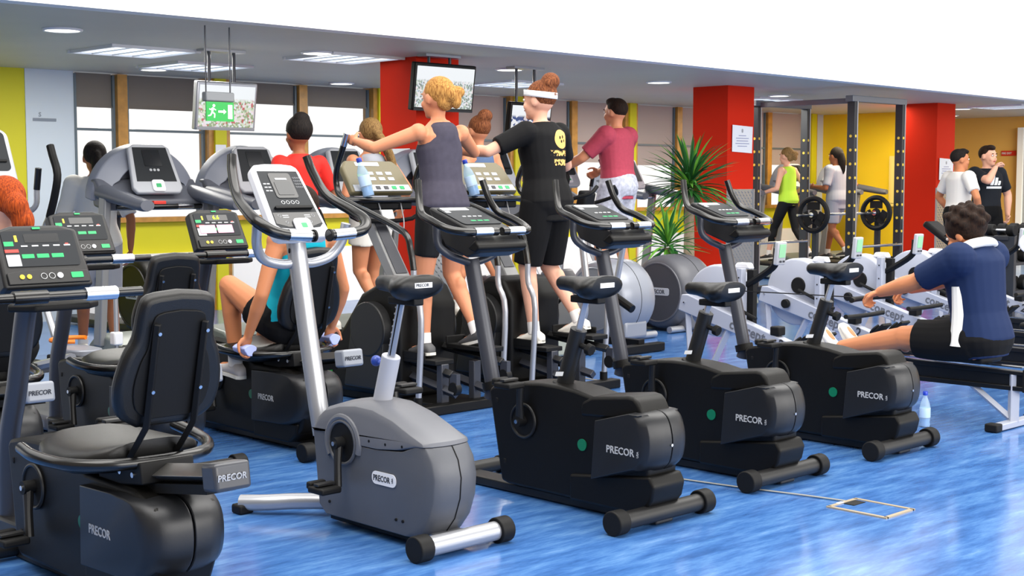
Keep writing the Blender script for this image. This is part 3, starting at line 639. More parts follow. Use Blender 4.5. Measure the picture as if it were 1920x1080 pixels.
    MB().slab([(-.15, -.11), (.15, -.11), (.15, -.065), (.08, -.055), (-.08, -.055), (-.15, -.065)], P(0, 0, 0), u, v, .01).build('key_panel', blk2, K, bevel=.003)
    MB().slab(rrect(.13, .035, .004), P(0.01, .07, .003), u, v, .001).build('readout', screen, K)
    m = MB()
    for i in range(5): m.slab(rrect(.024, .005, .001), P(-.06+.04*i, .04, .003), u, v, .001)
    for i in range(2): m.ring(P(-.02+.03*i, -.083, .012), w, .011, .001, 14, 4)
    m.build('white_print', inkw, K, kind='stuff')
    MB().cyl(P(.04, -.083, .01), P(.04, -.083, .014), .011, 16).build('white_key', white_p, K)
    m = MB().slab(rrect(.035, .018, .002), P(-.115, .05, .003), u, v, .001)
    for i in range(3): m.slab(rrect(.045, .016, .002), P(-.055+.055*i, .0, .003), u, v, .001)
    m.slab(rrect(.045, .022, .003), P(.105, -.083, .01), u, v, .002); m.slab(rrect(.03, .008, .001), P(0, .11, .001), u, v, .003)
    m.build('green_print', inkg, K, kind='stuff')
    m = MB().slab(rrect(.05, .012, .001), P(-.11, .022, .003), u, v, .001); m.slab(rrect(.012, .006, .001), P(.1, .045, .003), u, v, .001); m.build('red_print', inkr, K, kind='stuff')
    m = MB()
    for i in range(2): m.cyl(P(-.1+.026*i, -.083, .009), P(-.1+.026*i, -.083, .013), .009, 12)
    m.slab(rrect(.01, .025, .001), P(-.085, .07, .003), u, v, .001); m.build('yellow_print', inky, K, kind='stuff')
    MB().slab(rrect(.05, .045, .002), P(-.11, -.015, .003), u, v, .001).build('instruction_print', inkgr, K)
    MB().tube([(-.29, .93, .985), (.29, .93, .985)], .017, 14).build('handlebar', gloss, R)
    for s in (-1, 1): MB().tube([(s*.07, .93, .985), (s*.19, .93, .985)], .024, 16).build('pulse_grip', chr_ if s > 0 else gloss, R)
    MB().slab([(-.17, 0), (-.14, .06), (.14, .06), (.17, 0), (.10, -.07), (-.1, -.07)], V(0, 1.02, .955), (1, 0, 0), (0, 1, 0), -.025).build('tray', rub, R, bevel=.008)
    for s in (-1, 1):
        MB().cyl((s*.109, .622, .26), (s*.116, .622, .26), .024, 28).build('green_badge', greend, R)
        text('lettering', 'PRECOR', .042, V(s*.1425, .52 if s < 0 else .38, .25), (0, s, 0), (0, 0, 1), inkgr, R, sx=.9)
        for yy, zz in ((1.14, .39), (1.09, .14)): MB().box((s*.109, yy, zz), (.008, .015, .022)).build('screw_recess', rub, R, bevel=.003)
    return R
recumbent(2.22, 3.60, 'large black recumbent bike at lower left, nearest the camera', capm)
recumbent(2.55, 5.56, 'recumbent bike at far left edge whose pale rail end shows behind the nearest one', capl)
recumbent(3.36, 5.56, 'empty recumbent bike in the second row behind the nearest recumbent', capl)
rc = recumbent(4.17, 5.56, 'recumbent bike ridden by the woman in turquoise', capl)
kk = [o for o in rc.children if o.name.startswith('console') and not o.name.startswith('console_post')][0]
u, v = V(1, 0, 0), V(0, .12, .22).normalized(); w = u.cross(v); o = V(0, 1.10, 1.115)
MB().slab(rrect(.10, .05, .003), o+u*-.07+v*.0+w*.005, u, v, .001).build('pink_note', inkp, kk); MB().slab(rrect(.10, .05, .003), o+u*.04+v*.0+w*.0055, u, v, .001).build('pink_note', inkp, kk)
text('readout_digits', '6.6', .035, o+u*-.02+v*.06+w*.005, u, v, mat('display_green', '#b6d61a', .4, emit=.8), kk)
# ---------------- ellipticals with fixed rails ----------------
olive = mat('olive_console_plastic', '#6b6348', .4); colg = mat('column_grey', '#8b8c8e', .35, metal=.2)
def rail_elliptical(c, label, bottle_x):
    R = thing('elliptical_trainer', label, 'elliptical trainer', (c, 6.2, 0), 0, 'elliptical trainers the two women stand on')
    prof = [(1.2, .05), (1.12, .2), (.86, .47), (.68, .68), (.52, .75), (.38, .74), (.3, .62), (.3, .05)]
    MB().prism(prof, -.235, .235).build('front_housing', blk, R, bevel=.03)
    for s in (-1, 1):
        q = MB().cyl((s*.2, .54, .47), (s*.30, .54, .47), .17, 32).prism([(.38, .5), (.70, .5), (.78, .1), (.42, .1)], s*.2, s*.295).build('side_cover', blk2, R, bevel=.01)
        MB().slab(rrect(.09, .05, .004), (s*.237, 1.02, .17), (0, s, 0), (0, 0, 1), .003).build('green_sticker', mat('sticker_green%d%d' % (s, int(c)), '#14913b', .4), R)
        MB().ring((s*.242, 1.02, .17), (1, 0, 0), .014, .003, 16, 5, .8, 5.5).build('sticker_ring', rub, R)
        # pedals with their arms
        zz = .30 if s < 0 else .37; yy = .18 if s < 0 else .02
        q = MB().tube([(s*.13, .60, .5 if s > 0 else .42), (s*.13, .3, zz-.02), (s*.13, yy-.25, zz-.07)], .028, 4, up=(1, 0, 0)).build('pedal_arm', blk2, R, bevel=.004)
        MB().box((s*.13, yy, zz), (.15, .36, .03)).box((s*.13+s*.07, yy+.05, zz+.03), (.012, .26, .05)).box((s*.13, yy+.18, zz+.03), (.15, .015, .06)).build('foot_plate', rub, R, bevel=.008)
        MB().box((s*.13, yy-.27, zz-.11), (.03, .06, .1)).build('roller_bracket', grym, q); MB().cyl((s*.13-.02, yy-.27, zz-.15), (s*.13+.02, yy-.27, zz-.15), .04, 16).build('roller', rub, q)
        MB().tube([(s*.13, -.1, .12), (s*.13, .5, .22)], .03, 4, up=(1, 0, 0)).build('ramp', grym, R, bevel=.003)
        # fixed rail
        P = [(s*.34, -.0, .05), (s*.34, -.03, .58), (s*.34, .03, .74), (s*.34, .035, .86)]
        a = MB().tube(P, .0185, 12, 4).build('rail_lower_tube', slv, R)
        MB().cyl((s*.34, 0, .02), (s*.34, 0, .11), .026, 14).build('rail_socket', rub, R)
        P = [(s*.34, .035, .86), (s*.34, .06, .97), (s*.34, .12, 1.08), (s*.335, .42, 1.18), (s*.33, .72, 1.27), (s*.32, .80, 1.35), (s*.33, .785, 1.45), (s*.34, .72, 1.56), (s*.34, .67, 1.66)]
        a = MB().tube(P, .0195, 12, 4).build('rail_upper_tube', gloss, R)
        MB().cyl((s*.34, .70, 1.60), (s*.34, .662, 1.675), .021, 14).build('pulse_grip', chr_, a)
    MB().box((0, -.03, .03), (.86, .09, .06)).build('rear_stabiliser', blk, R, bevel=.008)
    MB().box((0, .55, .03), (.4, 1.2, .05)).build('base_frame', blk, R, bevel=.008)
    MB().box((-.13, .02, .17), (.06, .05, .24)).build('rear_leg', grym, R, bevel=.006)
    MB().box((.13, .02, .17), (.06, .05, .24)).build('rear_leg', grym, R, bevel=.006)
    MB().slab([(-.065, 0), (.065, 0), (.055, .66), (-.055, .66)], (0, .50, .72), (1, 0, 0), V(0, .40, .56), -.08).build('console_column', colg, R, bevel=.01)
    MB().slab([(-.045, .1), (.045, .1), (.04, .5), (-.04, .5)], V(0, .50, .72)+V(1, 0, 0).cross(V(0, .40, .56)).normalized()*.002, (1, 0, 0), V(0, .40, .56), .003).build('column_inset', grym, R)
    MB().slab(rrect(.05, .03, .006), V(0, .735, 1.045)+V(0, -.004, .003), (1, 0, 0), V(0, .40, .56), .002).build('column_badge', inkg, R)
    u, v = V(1, 0, 0), V(0, .16, .2).normalized(); w = u.cross(v); o = V(0, .81, 1.415)
    def P(a, b, h=0): return o+u*a+v*b+w*h
    K = MB().slab([(-.25, -.13), (.25, -.13), (.235, .08), (.19, .13), (-.19, .13), (-.235, .08)], P(0, 0, -.05), u, v, .05).build('console', olive, R, bevel=.015)
    MB().slab([(-.23, -.125), (.23, -.125), (.225, -.075), (-.225, -.075)], P(0, 0), u, v, .004).build('button_strip', pale_p, K)
    MB().slab(rrect(.19, .03, .004), P(-.03, .095), u, v, .002).build('name_strip', stick, K)
    for i in range(3):
        for j in range(2): MB().slab(rrect(.05, .025, .003), P(-.04+.075*i, .02-.045*j), u, v, .002).build('key', pale_p, K)
    for i, mm in enumerate((inky, inkd, inkd, inkg, inkg)): MB().slab(rrect(.035, .025, .003), P(-.1+.065*i, -.1, .004), u, v, .002).build('coloured_key', mm, K)
    MB().slab(rrect(.06, .022, .002), P(-.12, -.0), u, v, .002).build('yellow_key', mat('olive_green_key%d' % int(c*10), '#8ba52a', .4), K)
    MB().tube([(-.33, .72, 1.262), (-.2, .68, 1.262), (.2, .68, 1.262), (.33, .72, 1.262)], .02, 12, 3).build('cross_bar', gloss, R)
    MB().slab([(-.2, 0), (.2, 0), (.17, .1), (-.17, .1)], (0, .69, 1.20), (1, 0, 0), (0, 1, 0), .05).build('console_base', rub, R, bevel=.01)
    MB().tube([(-.3, .73, 1.25), (-.22, .72, 1.14), (.22, .72, 1.14), (.3, .73, 1.25)], .014, 10, 4).build('lower_bar', rub, R)
    MB().tube([(-.08, .69, 1.25), (-.06, .64, 1.12), (.03, .60, 1.05), (.08, .63, 1.12), (.10, .69, 1.25)], .004, 6, 5).build('headphone_wire', inkgr, R)
    return R
rail_elliptical(5.56, 'elliptical trainer carrying the blonde woman in grey tank top', -.1)
rail_elliptical(6.50, 'elliptical trainer carrying the woman in black T-shirt', -.1)
def bottle(x, y, z, lb, cap, tilt=0, h=.22, ry=0):
    o = thing('water_bottle', lb, 'bottle', (x, y, z)); o.rotation_euler = (math.radians(tilt), math.radians(ry), 0)
    s = h/.22
    def rev(prof, nm, m, n=20, par=None): return MB().loft([[(r*s*math.cos(2*math.pi*q/n), r*s*math.sin(2*math.pi*q/n), zz*s) for q in range(n)] for r, zz in prof]).build(nm, m, par or o, angle=50)
    b_ = rev([(.02, 0), (.031, .003), (.033, .02), (.030, .03), (.033, .045), (.033, .12), (.029, .145), (.018, .175), (.013, .185), (.013, .20)], 'bottle_body', plastic_clear)
    rev([(.0335, .06), (.0338, .062), (.0338, .118), (.0335, .12)], 'label_wrap', mat('bottle_label_%d' % int(x*100), '#b9d3f0', .4), par=b_)
    rev([(.028, .005), (.030, .008), (.028, .055), (.01, .056)], 'water', mat('water_blue_%d' % int(x*100), '#4f9fdc', .1), par=b_)
    rev([(.015, .198), (.0155, .2), (.0155, .218), (.013, .222)], 'cap', cap, par=b_)
capb = mat('blue_cap', '#2340b5', .3)
bottle(5.40, 6.88, 1.283, 'water bottle with blue cap standing on the left elliptical console', capb, -14, .25, -8)
bottle(6.30, 6.88, 1.283, 'water bottle with blue band behind the grey tank top woman', capb, -14, .25, -10)
bottle(7.05, 3.95, 0, 'clear water bottle on the floor under the rowing machine rail', capb, 0, .20)

# ---------------- drum ellipticals ----------------
efxs = mat('elliptical_silver_plastic', '#8d919b', .33, metal=.25); efxd = mat('elliptical_dark_plastic', '#55565c', .38)
def drum_elliptical(c, b0, label, shell, side, rear=True):
    R = thing('elliptical_trainer', label, 'elliptical trainer', (c, b0, 0), 0, 'elliptical trainers with a round rear drum')
    rings = []
    for x, r in ((-.235, .27), (-.22, .31), (-.18, .335), (-.1, .345), (0, .347), (.1, .345), (.18, .335), (.22, .31), (.235, .27)):
        rings.append([(x, r*math.cos(2*math.pi*q/40), .36+r*math.sin(2*math.pi*q/40)) for q in range(40)])
    D_ = MB().loft(rings).build('drum_housing', shell, R, angle=50)
    MB().cyl((-.242, 0, .36), (.242, 0, .36), .262, 40).build('drum_side', side, R)
    MB().ring((-.238, 0, .36), (1, 0, 0), .27, .01, 40, 6).build('drum_trim', shell, R)
    for s in (-1, 1):
        MB().slab(rrect(.24, .07, .02), (s*.243, -.02, .37), (0, s, 0), (0, 0, 1), .004).build('badge', pale_p, D_)
        text('lettering', 'PRECOR', .052, (s*.249, -.02-s*.105, .352), (0, s, 0), (0, 0, 1), inkd, D_, sx=.9)
    MB().ring((0, 0, .36), (1, 0, 0), .347, .003, 40, 5).build('drum_seam', rub, D_)
    MB().box((0, -.22, .1), (.3, .14, .16)).build('drum_foot', shell, R, bevel=.03)
    MB().tube([(-.33, -.22, .035), (.33, -.22, .035)], .03, 14).build('rear_stabiliser', slv, R)
    MB().box((0, .8, .05), (.3, 1.5, .06)).build('base_frame', blk2, R, bevel=.01)
    if rear: front(R, 1.0)
    else:
        MB().tube([(0, .5, .1), (0, .72, .6), (0, .7, 1.12)], .045, 12, 3).build('console_post', blk2, R); MB().box((0, .68, 1.14), (.26, .06, .2), rot('X', -20)).build('console', blk2, R, bevel=.02)
        for s in (-1, 1): MB().box((s*.14, .5, .3), (.14, .36, .03)).build('foot_plate', rub, R, bevel=.008)
    return R
def front(R, yo):
    for s in (-1, 1):
        q = MB().box((s*.14, yo-.35, .34), (.15, .38, .035)).build('foot_plate', rub, R, bevel=.01)
        MB().tube([(s*.14, yo-.9, .42), (s*.14, yo-.35, .31), (s*.14, yo+.35, .2)], .03, 8).build('pedal_arm', efxs, R)
        MB().tube([(s*.27, yo+.1, .35), (s*.28, yo+.35, .75), (s*.29, yo+.3, 1.05), (s*.29, yo+.22, 1.16)], .022, 10, 4).build('moving_arm', slv, R)
        MB().tube([(s*.29, yo+.22, 1.16), (s*.29, yo+.15, 1.28), (s*.29, yo+.10, 1.42), (s*.3, yo+.18, 1.54), (s*.3, yo+.21, 1.6)], .024, 10, 4).build('arm_grip', rub, R)
        MB().tube([(s*.06, yo+.42, 1.28), (s*.2, yo+.36, 1.2), (s*.24, yo+.30, 1.23), (s*.24, yo+.28, 1.33)], .018, 10, 4).build('side_handle', slv, R)
        MB().cyl((s*.24, yo+.28, 1.33), (s*.24, yo+.25, 1.46), .02, 12).build('side_grip', gloss, R)
    MB().prism([(yo+.25, .05), (yo+.28, .3), (yo+.45, .5), (yo+.6, .48), (yo+.75, .2), (yo+.75, .05)], -.16, .16).build('front_cover', efxd, R, bevel=.03)
    MB().tube([(0, yo+.5, .4), (0, yo+.47, .9), (0, yo+.42, 1.3)], .045, 14, 3).build('console_post', slv, R)
    MB().box((0, yo+.35, 1.1), (.34, .1, .12)).build('cup_tray', efxd, R, bevel=.02)
    u, v = V(1, 0, 0), V(0, .15, .3).normalized(); w = u.cross(v); o = V(0, yo+.42, 1.52)
    K = MB().slab(rrect(.32, .42, .06), o-w*.05, u, v, .05).build('console', pale_p, R, bevel=.012)
    MB().slab(rrect(.26, .27, .03), o+v*.05, u, v, .004).build('display_panel', panel, K); MB().slab(rrect(.12, .13, .01), o+v*.1+w*.004, u, v, .003).build('screen', screen, K)
    MB().slab(rrect(.22, .015, .004), o-v*.02+w*.004, u, v, .012).build('reading_ledge', rub, K)
    MB().slab(rrect(.08, .07, .015), o-v*.14, u, v, .012).build('quickstart_pad', white_p, K); MB().slab(rrect(.03, .02, .004), o-v*.14+w*.012, u, v, .002).build('quickstart_key', inkg, K)
drum_elliptical(9.06, 8.12, 'silver elliptical with round drum right of the woman in black', efxs, efxs)
drum_elliptical(10.05, 8.23, 'dark grey elliptical with round drum under the man in maroon', efxd, mat('drum_face', '#3d3e43', .45))
R = drum_elliptical(6.35, 11.2, 'black round drum elliptical under the left window', blk, blk, False)
R = thing('elliptical_trainer', 'elliptical at far left edge with silver console and orange rimmed pedal', 'elliptical trainer', (3.62, 7.85, 0))
front(R, .1)
MB().box((0, .0, .06), (.5, 1.4, .08)).build('base_frame', efxd, R, bevel=.02)
MB().ring((.2, -.12, .44), (0, 0, 1), .12, .013, 24, 8, -.4, 3.6).build('pedal_rim', mat('orange_plastic', '#f07d12', .4), R)
MB().plan(rrect(.2, .34, .09, 4, .2, -.2), .36, .40).build('pedal_tray', efxs, R, bevel=.01)
MB().cyl((.42, -.25, .1), (.42, -.25, .68), .014, 10).build('stand_rod', slv, R); MB().box((.42, -.25, .44), (.06, .06, .08)).build('rod_clamp', white_p, R, bevel=.01)

# ---------------- treadmills ----------------
hood = mat('treadmill_grey_plastic', '#5c5f69', .4); hood2 = mat('treadmill_pale_plastic', '#7d8290', .35); beltm = mat('treadmill_belt', '#26282a', .7); deckm = mat('treadmill_deck_grey', '#7f857f', .4)
def treadmill(c, b0, label, face=None):
    """b0 is the console's place; the deck runs towards -y"""
    R = thing('treadmill', label, 'treadmill', (c, b0, 0), 0, 'row of treadmills facing the windows')
    MB().prism([(.35, .02), (.35, .2), (.22, .29), (-.05, .26), (-.15, .21), (-1.5, .15), (-1.54, .02)], -.385, .385).build('deck', deckm, R, bevel=.02)
    MB().box((0, -.82, .186), (.52, 1.34, .02), rot('X', 2.1)).build('belt', beltm, R)
    for s in (-1, 1):
        MB().box((s*.33, -.82, .198), (.11, 1.34, .025), rot('X', 2.1)).build('side_rail', rub, R, bevel=.005)
        MB().slab([(-.05, 0), (.05, 0), (.045, 1.12), (-.045, 1.12)], (s*.365, .16, .2), (0, 1, 0), V(0, -.12, 1), .055*s).build('upright', colg, R, bevel=.012)
        MB().tube([(s*.355, .12, 1.30), (s*.36, -.1, 1.27), (s*.355, -.42, 1.22), (s*.36, -.50, 1.215)], [.075, .07, .06, .05], 14, 4, flat=.75).build('arm_rest', hood, R)
    rings = []
    n = 28
    for k in range(n+1):
        t = math.pi*k/n; cx, cz = math.cos(t), math.sin(t)
        ro, ri = .47, .30 if .15 < k/n < .85 else .34
        H_ = .40
        A = Vector((cx*ro*.9, .18, 1.24+cz*H_)); B = Vector((cx*ri*.93, .10, 1.24+cz*(H_-.13))); D_ = Vector((0, .1, .02))
        rings.append([A, B, B+D_*.6, A+D_])
    MB().loft(rings).build('hood', hood2, R, bevel=.012, angle=60)
    MB().prism([(.0, 1.24), (.16, 1.40), (.24, 1.40), (.2, 1.2), (.02, 1.17)], -.40, .40).build('console_bridge', hood, R, bevel=.02)
    MB().box((0, .22, 1.42), (.5, .04, .3)).build('hood_back', hood2, R, bevel=.01)
    u, v = V(1, 0, 0), V(0, .14, .3).normalized(); w = u.cross(v); o = V(0, .04, 1.47)
    K = MB().slab([(-.17, -.19), (.17, -.19), (.2, -.15), (.165, .17), (.12, .2), (-.12, .2), (-.165, .17), (-.2, -.15)], o-w*.04, u, v, .04).build('console', pale_p, R, bevel=.012)
    MB().slab([(-.16, -.1), (.16, -.1), (.135, .17), (-.135, .17)], o, u, v, .003).build('display_panel', panel, K)
    MB().slab(rrect(.14, .13, .008), o+v*.085+w*.003, u, v, .003).build('screen', screen, K)
    for i in range(3): MB().slab(rrect(.02, .02, .008, 3), o+u*(-.03+.03*i)+v*-.01+w*.003, u, v, .002).build('key', inkgr, K)
    MB().slab(rrect(.1, .09, .02), o-v*.135, u, v, .01).build('quickstart_pad', white_p, K); MB().slab(rrect(.04, .03, .005), o-v*.135+w*.01, u, v, .002).build('quickstart_key', inkg, K)
    MB().box((0, -.02, 1.225), (.1, .04, .03)).build('stop_button', inkr, R, bevel=.006)
    MB().tube([(-.34, -.03, 1.2), (-.1, -.07, 1.2), (.1, -.07, 1.2), (.34, -.03, 1.2)], .018, 12, 3).build('front_bar', gloss, R); MB().cyl((.12, -.067, 1.2), (.26, -.046, 1.2), .021, 12).build('pulse_grip', chr_, R)
    return R
T = treadmill(5.13, 9.0, 'grey treadmill with silver console nearest the left window')
for x, lb in ((6.0, 'treadmill used by the man in the red shirt'), (6.88, 'treadmill used by the girl with long brown hair'), (7.75, 'treadmill behind the grey tank top woman')):
    dup(T, (x, 8.98, 0), lb)
dup(T, (12.3, 10.7, 0), 'treadmill standing behind the tall yucca, beside the middle red column')
dup(T, (16.6, 12.2, 0), 'treadmill used by the woman in lime green top')
dup(T, (17.75, 12.1, 0), 'treadmill used by the runner in pale grey')
dup(T, (18.85, 12.0, 0), 'empty treadmill against the yellow end wall')

# ---------------- rowing machines ----------------
knobm = rub
def rower(c, b0, label):
    R = thing('rowing_machine', label, 'rowing machine', (c, b0, 0), 0, 'pale rowing machines in a row')
    # flywheel cage: disc with D shaped cover
    n = 40; pr_ = []
    for q in range(n):
        t = 2*math.pi*q/n; y, z = .25*math.cos(t), .25*math.sin(t); pr_.append((max(y, -.20), .585+z*(1 if z < 0 else .96)))
    rings = [[(x, y*k_, .585+(z-.585)*k_) for y, z in pr_] for x, k_ in ((.03, .93), (.04, .985), (.055, 1), (.15, 1), (.165, .985), (.175, .93))]
    MB().loft(rings).build('flywheel_cover', rowm, R, angle=50)
    MB().cyl((.02, -.03, .63), (.045, -.03, .63), .06, 20).build('hub_knob', rub, R, bevel=.006)
    MB().box((.0, -.225, .60), (.05, .045, .42)).build('cage_post', rowm, R, bevel=.004)
    for zz in (.45, .55, .65, .75): MB().cyl((-.026, -.225, zz), (-.029, -.225, zz), .005, 8).build('bolt', rub, R)
    MB().slab([(-.06, .0), (.08, .0), (.05, .04), (-.04, .04)], (.10, -.16, .80), (0, 1, 0), (0, 0, 1), .06).build('vent_cap', white_p, R, bevel=.01)
    # main beam
    a, b = V(0, .26, .565), V(0, -.66, .315); d = (b-a).normalized(); up = V(-1, 0, 0).cross(d)
    if up.z < 0: up = -up
    L = (b-a).length
    B = MB().slab([(0, -.06), (L, -.055), (L+.02, 0), (L, .03), (.05, .065), (0, .05)], a+V(.0, 0, 0)-V(.035, 0, 0), d, up, -.07 if d.cross(up).x < 0 else .07)
    B = B.build('main_beam', rowm, R, bevel=.006)
    for q, s_ in (('concept', 0), ('2', 1)):
        text('lettering', q, .095, V(-.0365, a.y, a.z)+d*(.44 if not s_ else .84)-up*.035, d, up, inkd if s_ else mat('rower_lettering_%d' % int(c*10), '#5d6068', .5) if not s_ else inkd, B, sx=.95)
    MB().cyl((-.04, .02, .50), (-.07, .02, .50), .033, 16).build('side_knob', rub, R, bevel=.005)
    MB().cyl((-.045, .22, .56), (-.037, .22, .56), .006, 8).build('bolt', chr_, R)
    MB().tube([(0, -.05, .60), (0, -.35, .485)], .012, 8).build('chain_guide', rub, R)
    # front legs
    for y0, z0, y1 in ((.22, .54, .18), (-.14, .42, .06)):
        MB().tube([(0, y0, z0), (0, y1, .03)], .026, 4, up=(1, 0, 0)).build('front_leg', rowm, R, bevel=.003)
    MB().box((0, .12, .02), (.60, .12, .035)).build('front_foot', rowm, R, bevel=.006)
    # monorail, rear leg
    MB().prism([(-.55, .34), (-2.2, .32), (-2.2, .30), (-.55, .30)], -.03, .03).prism([(-.55, .3), (-2.2, .3), (-2.2, .23), (-.6, .22)], -.015, .015).prism([(-.55, .235), (-2.2, .235), (-2.2, .21), (-.55, .2)], -.03, .03).build('monorail', mat('rail_black%d' % int(c*10), '#17181b', .35, metal=.3), R, bevel=.003)
    MB().box((0, -1.375, .343), (.05, 1.6, .006)).build('rail_top_strip', chr_, R)
    MB().tube([(0, -2.12, .3), (0, -2.12, .03)], .035, 4, up=(0, 1, 0)).build('rear_leg', rowm, R, bevel=.003)
    MB().tube([(0, -1.86, .22), (0, -2.1, .05)], .02, 4, up=(1, 0, 0)).build('rear_brace', rowm, R)
    q = MB().box((0, -2.12, .022), (.48, .06, .035)).build('rear_foot', rowm, R, bevel=.005)
    for s in (-1, 1): MB().box((s*.23, -2.12, .025), (.07, .075, .045)).build('foot_cap', rub, q, bevel=.008)
    MB().box((0, -2.2, .27), (.08, .03, .13)).build('rail_stop', rub, R, bevel=.006)
    # stretchers
    for s in (-1, 1):
        q = MB().box((s*.12, -.74, .33), (.11, .28, .02), rot('X', -40)).build('foot_stretcher', rub, R, bevel=.005)
        MB().ring((s*.12, -.77, .38), (0, .7, .7), .05, .01, 16, 6, 0, 3.14).build('foot_strap', rub, q)
    MB().box((0, -.52, .42), (.08, .07, .06)).build('handle_hook', rub, R, bevel=.01)
    # monitor arm
    A = MB().box((.06, -.27, .62), (.045, .05, .36)).tube([(.05, -.24, .70), (.03, -.42, .80), (.01, -.49, .86), (.01, -.50, .95)], .024, 8, 3).build('monitor_arm', rub, R)
    K = MB().box((.0, -.53, .92), (.095, .03, .15), rot('X', 6)).build('monitor', pale_p, R, bevel=.008)
    MB().box((.0, -.547, .935), (.066, .006, .085), rot('X', 6)).build('monitor_screen', mat('lcd_green%d' % int(c*10), '#8fc79a', .3), K)
    for i in range(2): MB().cyl((-.02+.035*i, -.545, .868), (-.02+.035*i, -.553, .868), .007, 8).build('monitor_key', inkd, K)
    return R
RW = [(7.4, 5.72, 'nearest rowing machine, ridden by the man in navy'), (8.40, 5.78, 'second nearest rowing machine, its beam ending at the rowing man knees'), (9.25, 5.80, 'third rowing machine, its beam behind the rowing man arm'), (10.1, 5.82, 'fourth rowing machine, partly behind the rowing man head'), (11.0, 5.84, 'farthest rowing machine at right edge behind the rowing man')]
for i, (a, b, lb) in enumerate(RW):
    R = rower(a, b, lb)
    if i:
        MB().box((0, -1.5, .385), (.25, .24, .05)).build('seat', rub, R, bevel=.02)
        hb = MB().tube([(-.24, -.60, .46), (-.12, -.57, .45), (.12, -.57, .45), (.24, -.60, .46)], .016, 10, 3).build('pull_handle', rub, R)
    else:
        MB().box((0, -1.87, .375), (.25, .24, .05)).build('seat', rub, R, bevel=.02)
        hb = MB().tube([(-.22, -1.2, .672), (-.12, -1.17, .672), (.12, -1.17, .672), (.22, -1.2, .672)], .016, 10, 3).build('pull_handle', rub, R)
        MB().tube([(0, -1.17, .672), (0, -.1, .66)], .004, 6).build('chain', rub, R)

# ---------------- squat rack, barbell, weights ----------------
R = thing('squat_rack', 'tall grey steel squat rack between the red columns', 'squat rack', (14.0, 8.85, 0))
RX, RY, RZ = 1.05, 1.35, 2.30
for (x, y) in ((0, 0), (RX, 0), (0, RY), (RX, RY)):
    U = MB().box((x, y, RZ/2), (.055, .10, RZ)).build('upright', rackd, R, bevel=.004)
    MB().box((x+.03, y-.045, RZ/2), (.018, .02, RZ)).build('edge_strip', slv, U)
    for k in range(9): MB().cyl((x-.0295, y, .62+.16*k), (x-.027, y, .62+.16*k), .017, 10).cyl((x, y-.052, .62+.16*k), (x, y-.05, .62+.16*k), .017, 10).build('peg_hole', mat('peg_hole_yellow', '#d8b640', .5) if 'peg_hole_yellow' not in MATS else MATS['peg_hole_yellow'], U, kind='stuff')
for y in (0, RY):
    MB().box((RX/2, y, RZ+.03), (RX+.14, .1, .07)).build('top_beam', rackm, R, bevel=.006)
    MB().box((RX/2, y, .05), (RX, .06, .08)).build('bottom_beam', rackd, R, bevel=.004)
for x in (0, ): MB().box((x+.05, RY/2, RZ+.01), (.06, RY, .06)).build('side_beam', rackm, R, bevel=.006)
for x in (0, RX): MB().box((x, RY/2, .05), (.06, RY, .08)).build('bottom_beam', rackd, R, bevel=.004)
for y in (0, RY): MB().cyl((0, y-.05, .62), (RX, y-.05, .62), .016, 12).build('spotter_bar', chr_, R)
R = thing('barbell', 'barbell with black plates racked before the yellow wall', 'barbell', (13.15, 9.0, 1.0))
MB().cyl((0, 0, 0), (2.0, 0, 0), .014, 14).build('bar', chr_, R)
for x in (.32, 1.65):
    P_ = MB()
    n = 36; r0, r1 = .20, .14
    P_.ring((x, 0, 0), (1, 0, 0), .185, .03, 36, 8)
    P_.build('weight_plate_rim', rub, R); 
    m = MB().cyl((x-.012, 0, 0), (x+.012, 0, 0), .055, 20)
    for k in range(3):
        a = math.radians(90+120*k); m.box((x, .1*math.cos(a), .1*math.sin(a)), (.02, .09, .16), rot('X', math.degrees(a)))
    m.build('weight_plate_spokes', rub, R)
    MB().cyl((x-.05, 0, 0), (x+.05, 0, 0), .03, 14).build('collar', chr_, R)
for x in (.32, 1.65): 
    MB().box((x+.12, .05, -.5), (.05, .06, 1.0)).build('stand_post', rackd, R); MB().box((x+.12, .05, -.97), (.06, .5, .06)).build('stand_foot', rackd, R)
R = thing('weight_bench', 'dark inclined weight bench right of the squat rack', 'weight bench', (15.35, 8.15, 0))
MB().box((.0, .1, .64), (.30, .85, .08), rot('X', 34)).build('back_pad', leath, R, bevel=.03)
MB().box((0, -.5, .47), (.32, .4, .09)).build('seat_pad', leath, R, bevel=.03)
MB().tube([(0, -.7, .1), (0, -.5, .42), (0, .1, .66), (0, .5, .1)], .03, 4, up=(1, 0, 0)).build('frame', rackd, R); MB().box((0, .5, .04), (.5, .07, .07)).build('rear_foot', rackd, R); MB().box((0, -.7, .04), (.5, .07, .07)).build('front_foot', rackd, R)
R = thing('dumbbell_rack', 'black dumbbell rack at right edge beyond the rowing man', 'dumbbell rack', (13.6, 6.55, 0))
for x in (-.6, .9): MB().box((x, 0, .42), (.05, .4, .84)).build('rack_leg', rackd, R)
for z in (.28, .56, .82): MB().box((.15, 0, z), (1.6, .28, .03)).build('rack_shelf', rackd, R)
D0 = None
k_ = 0
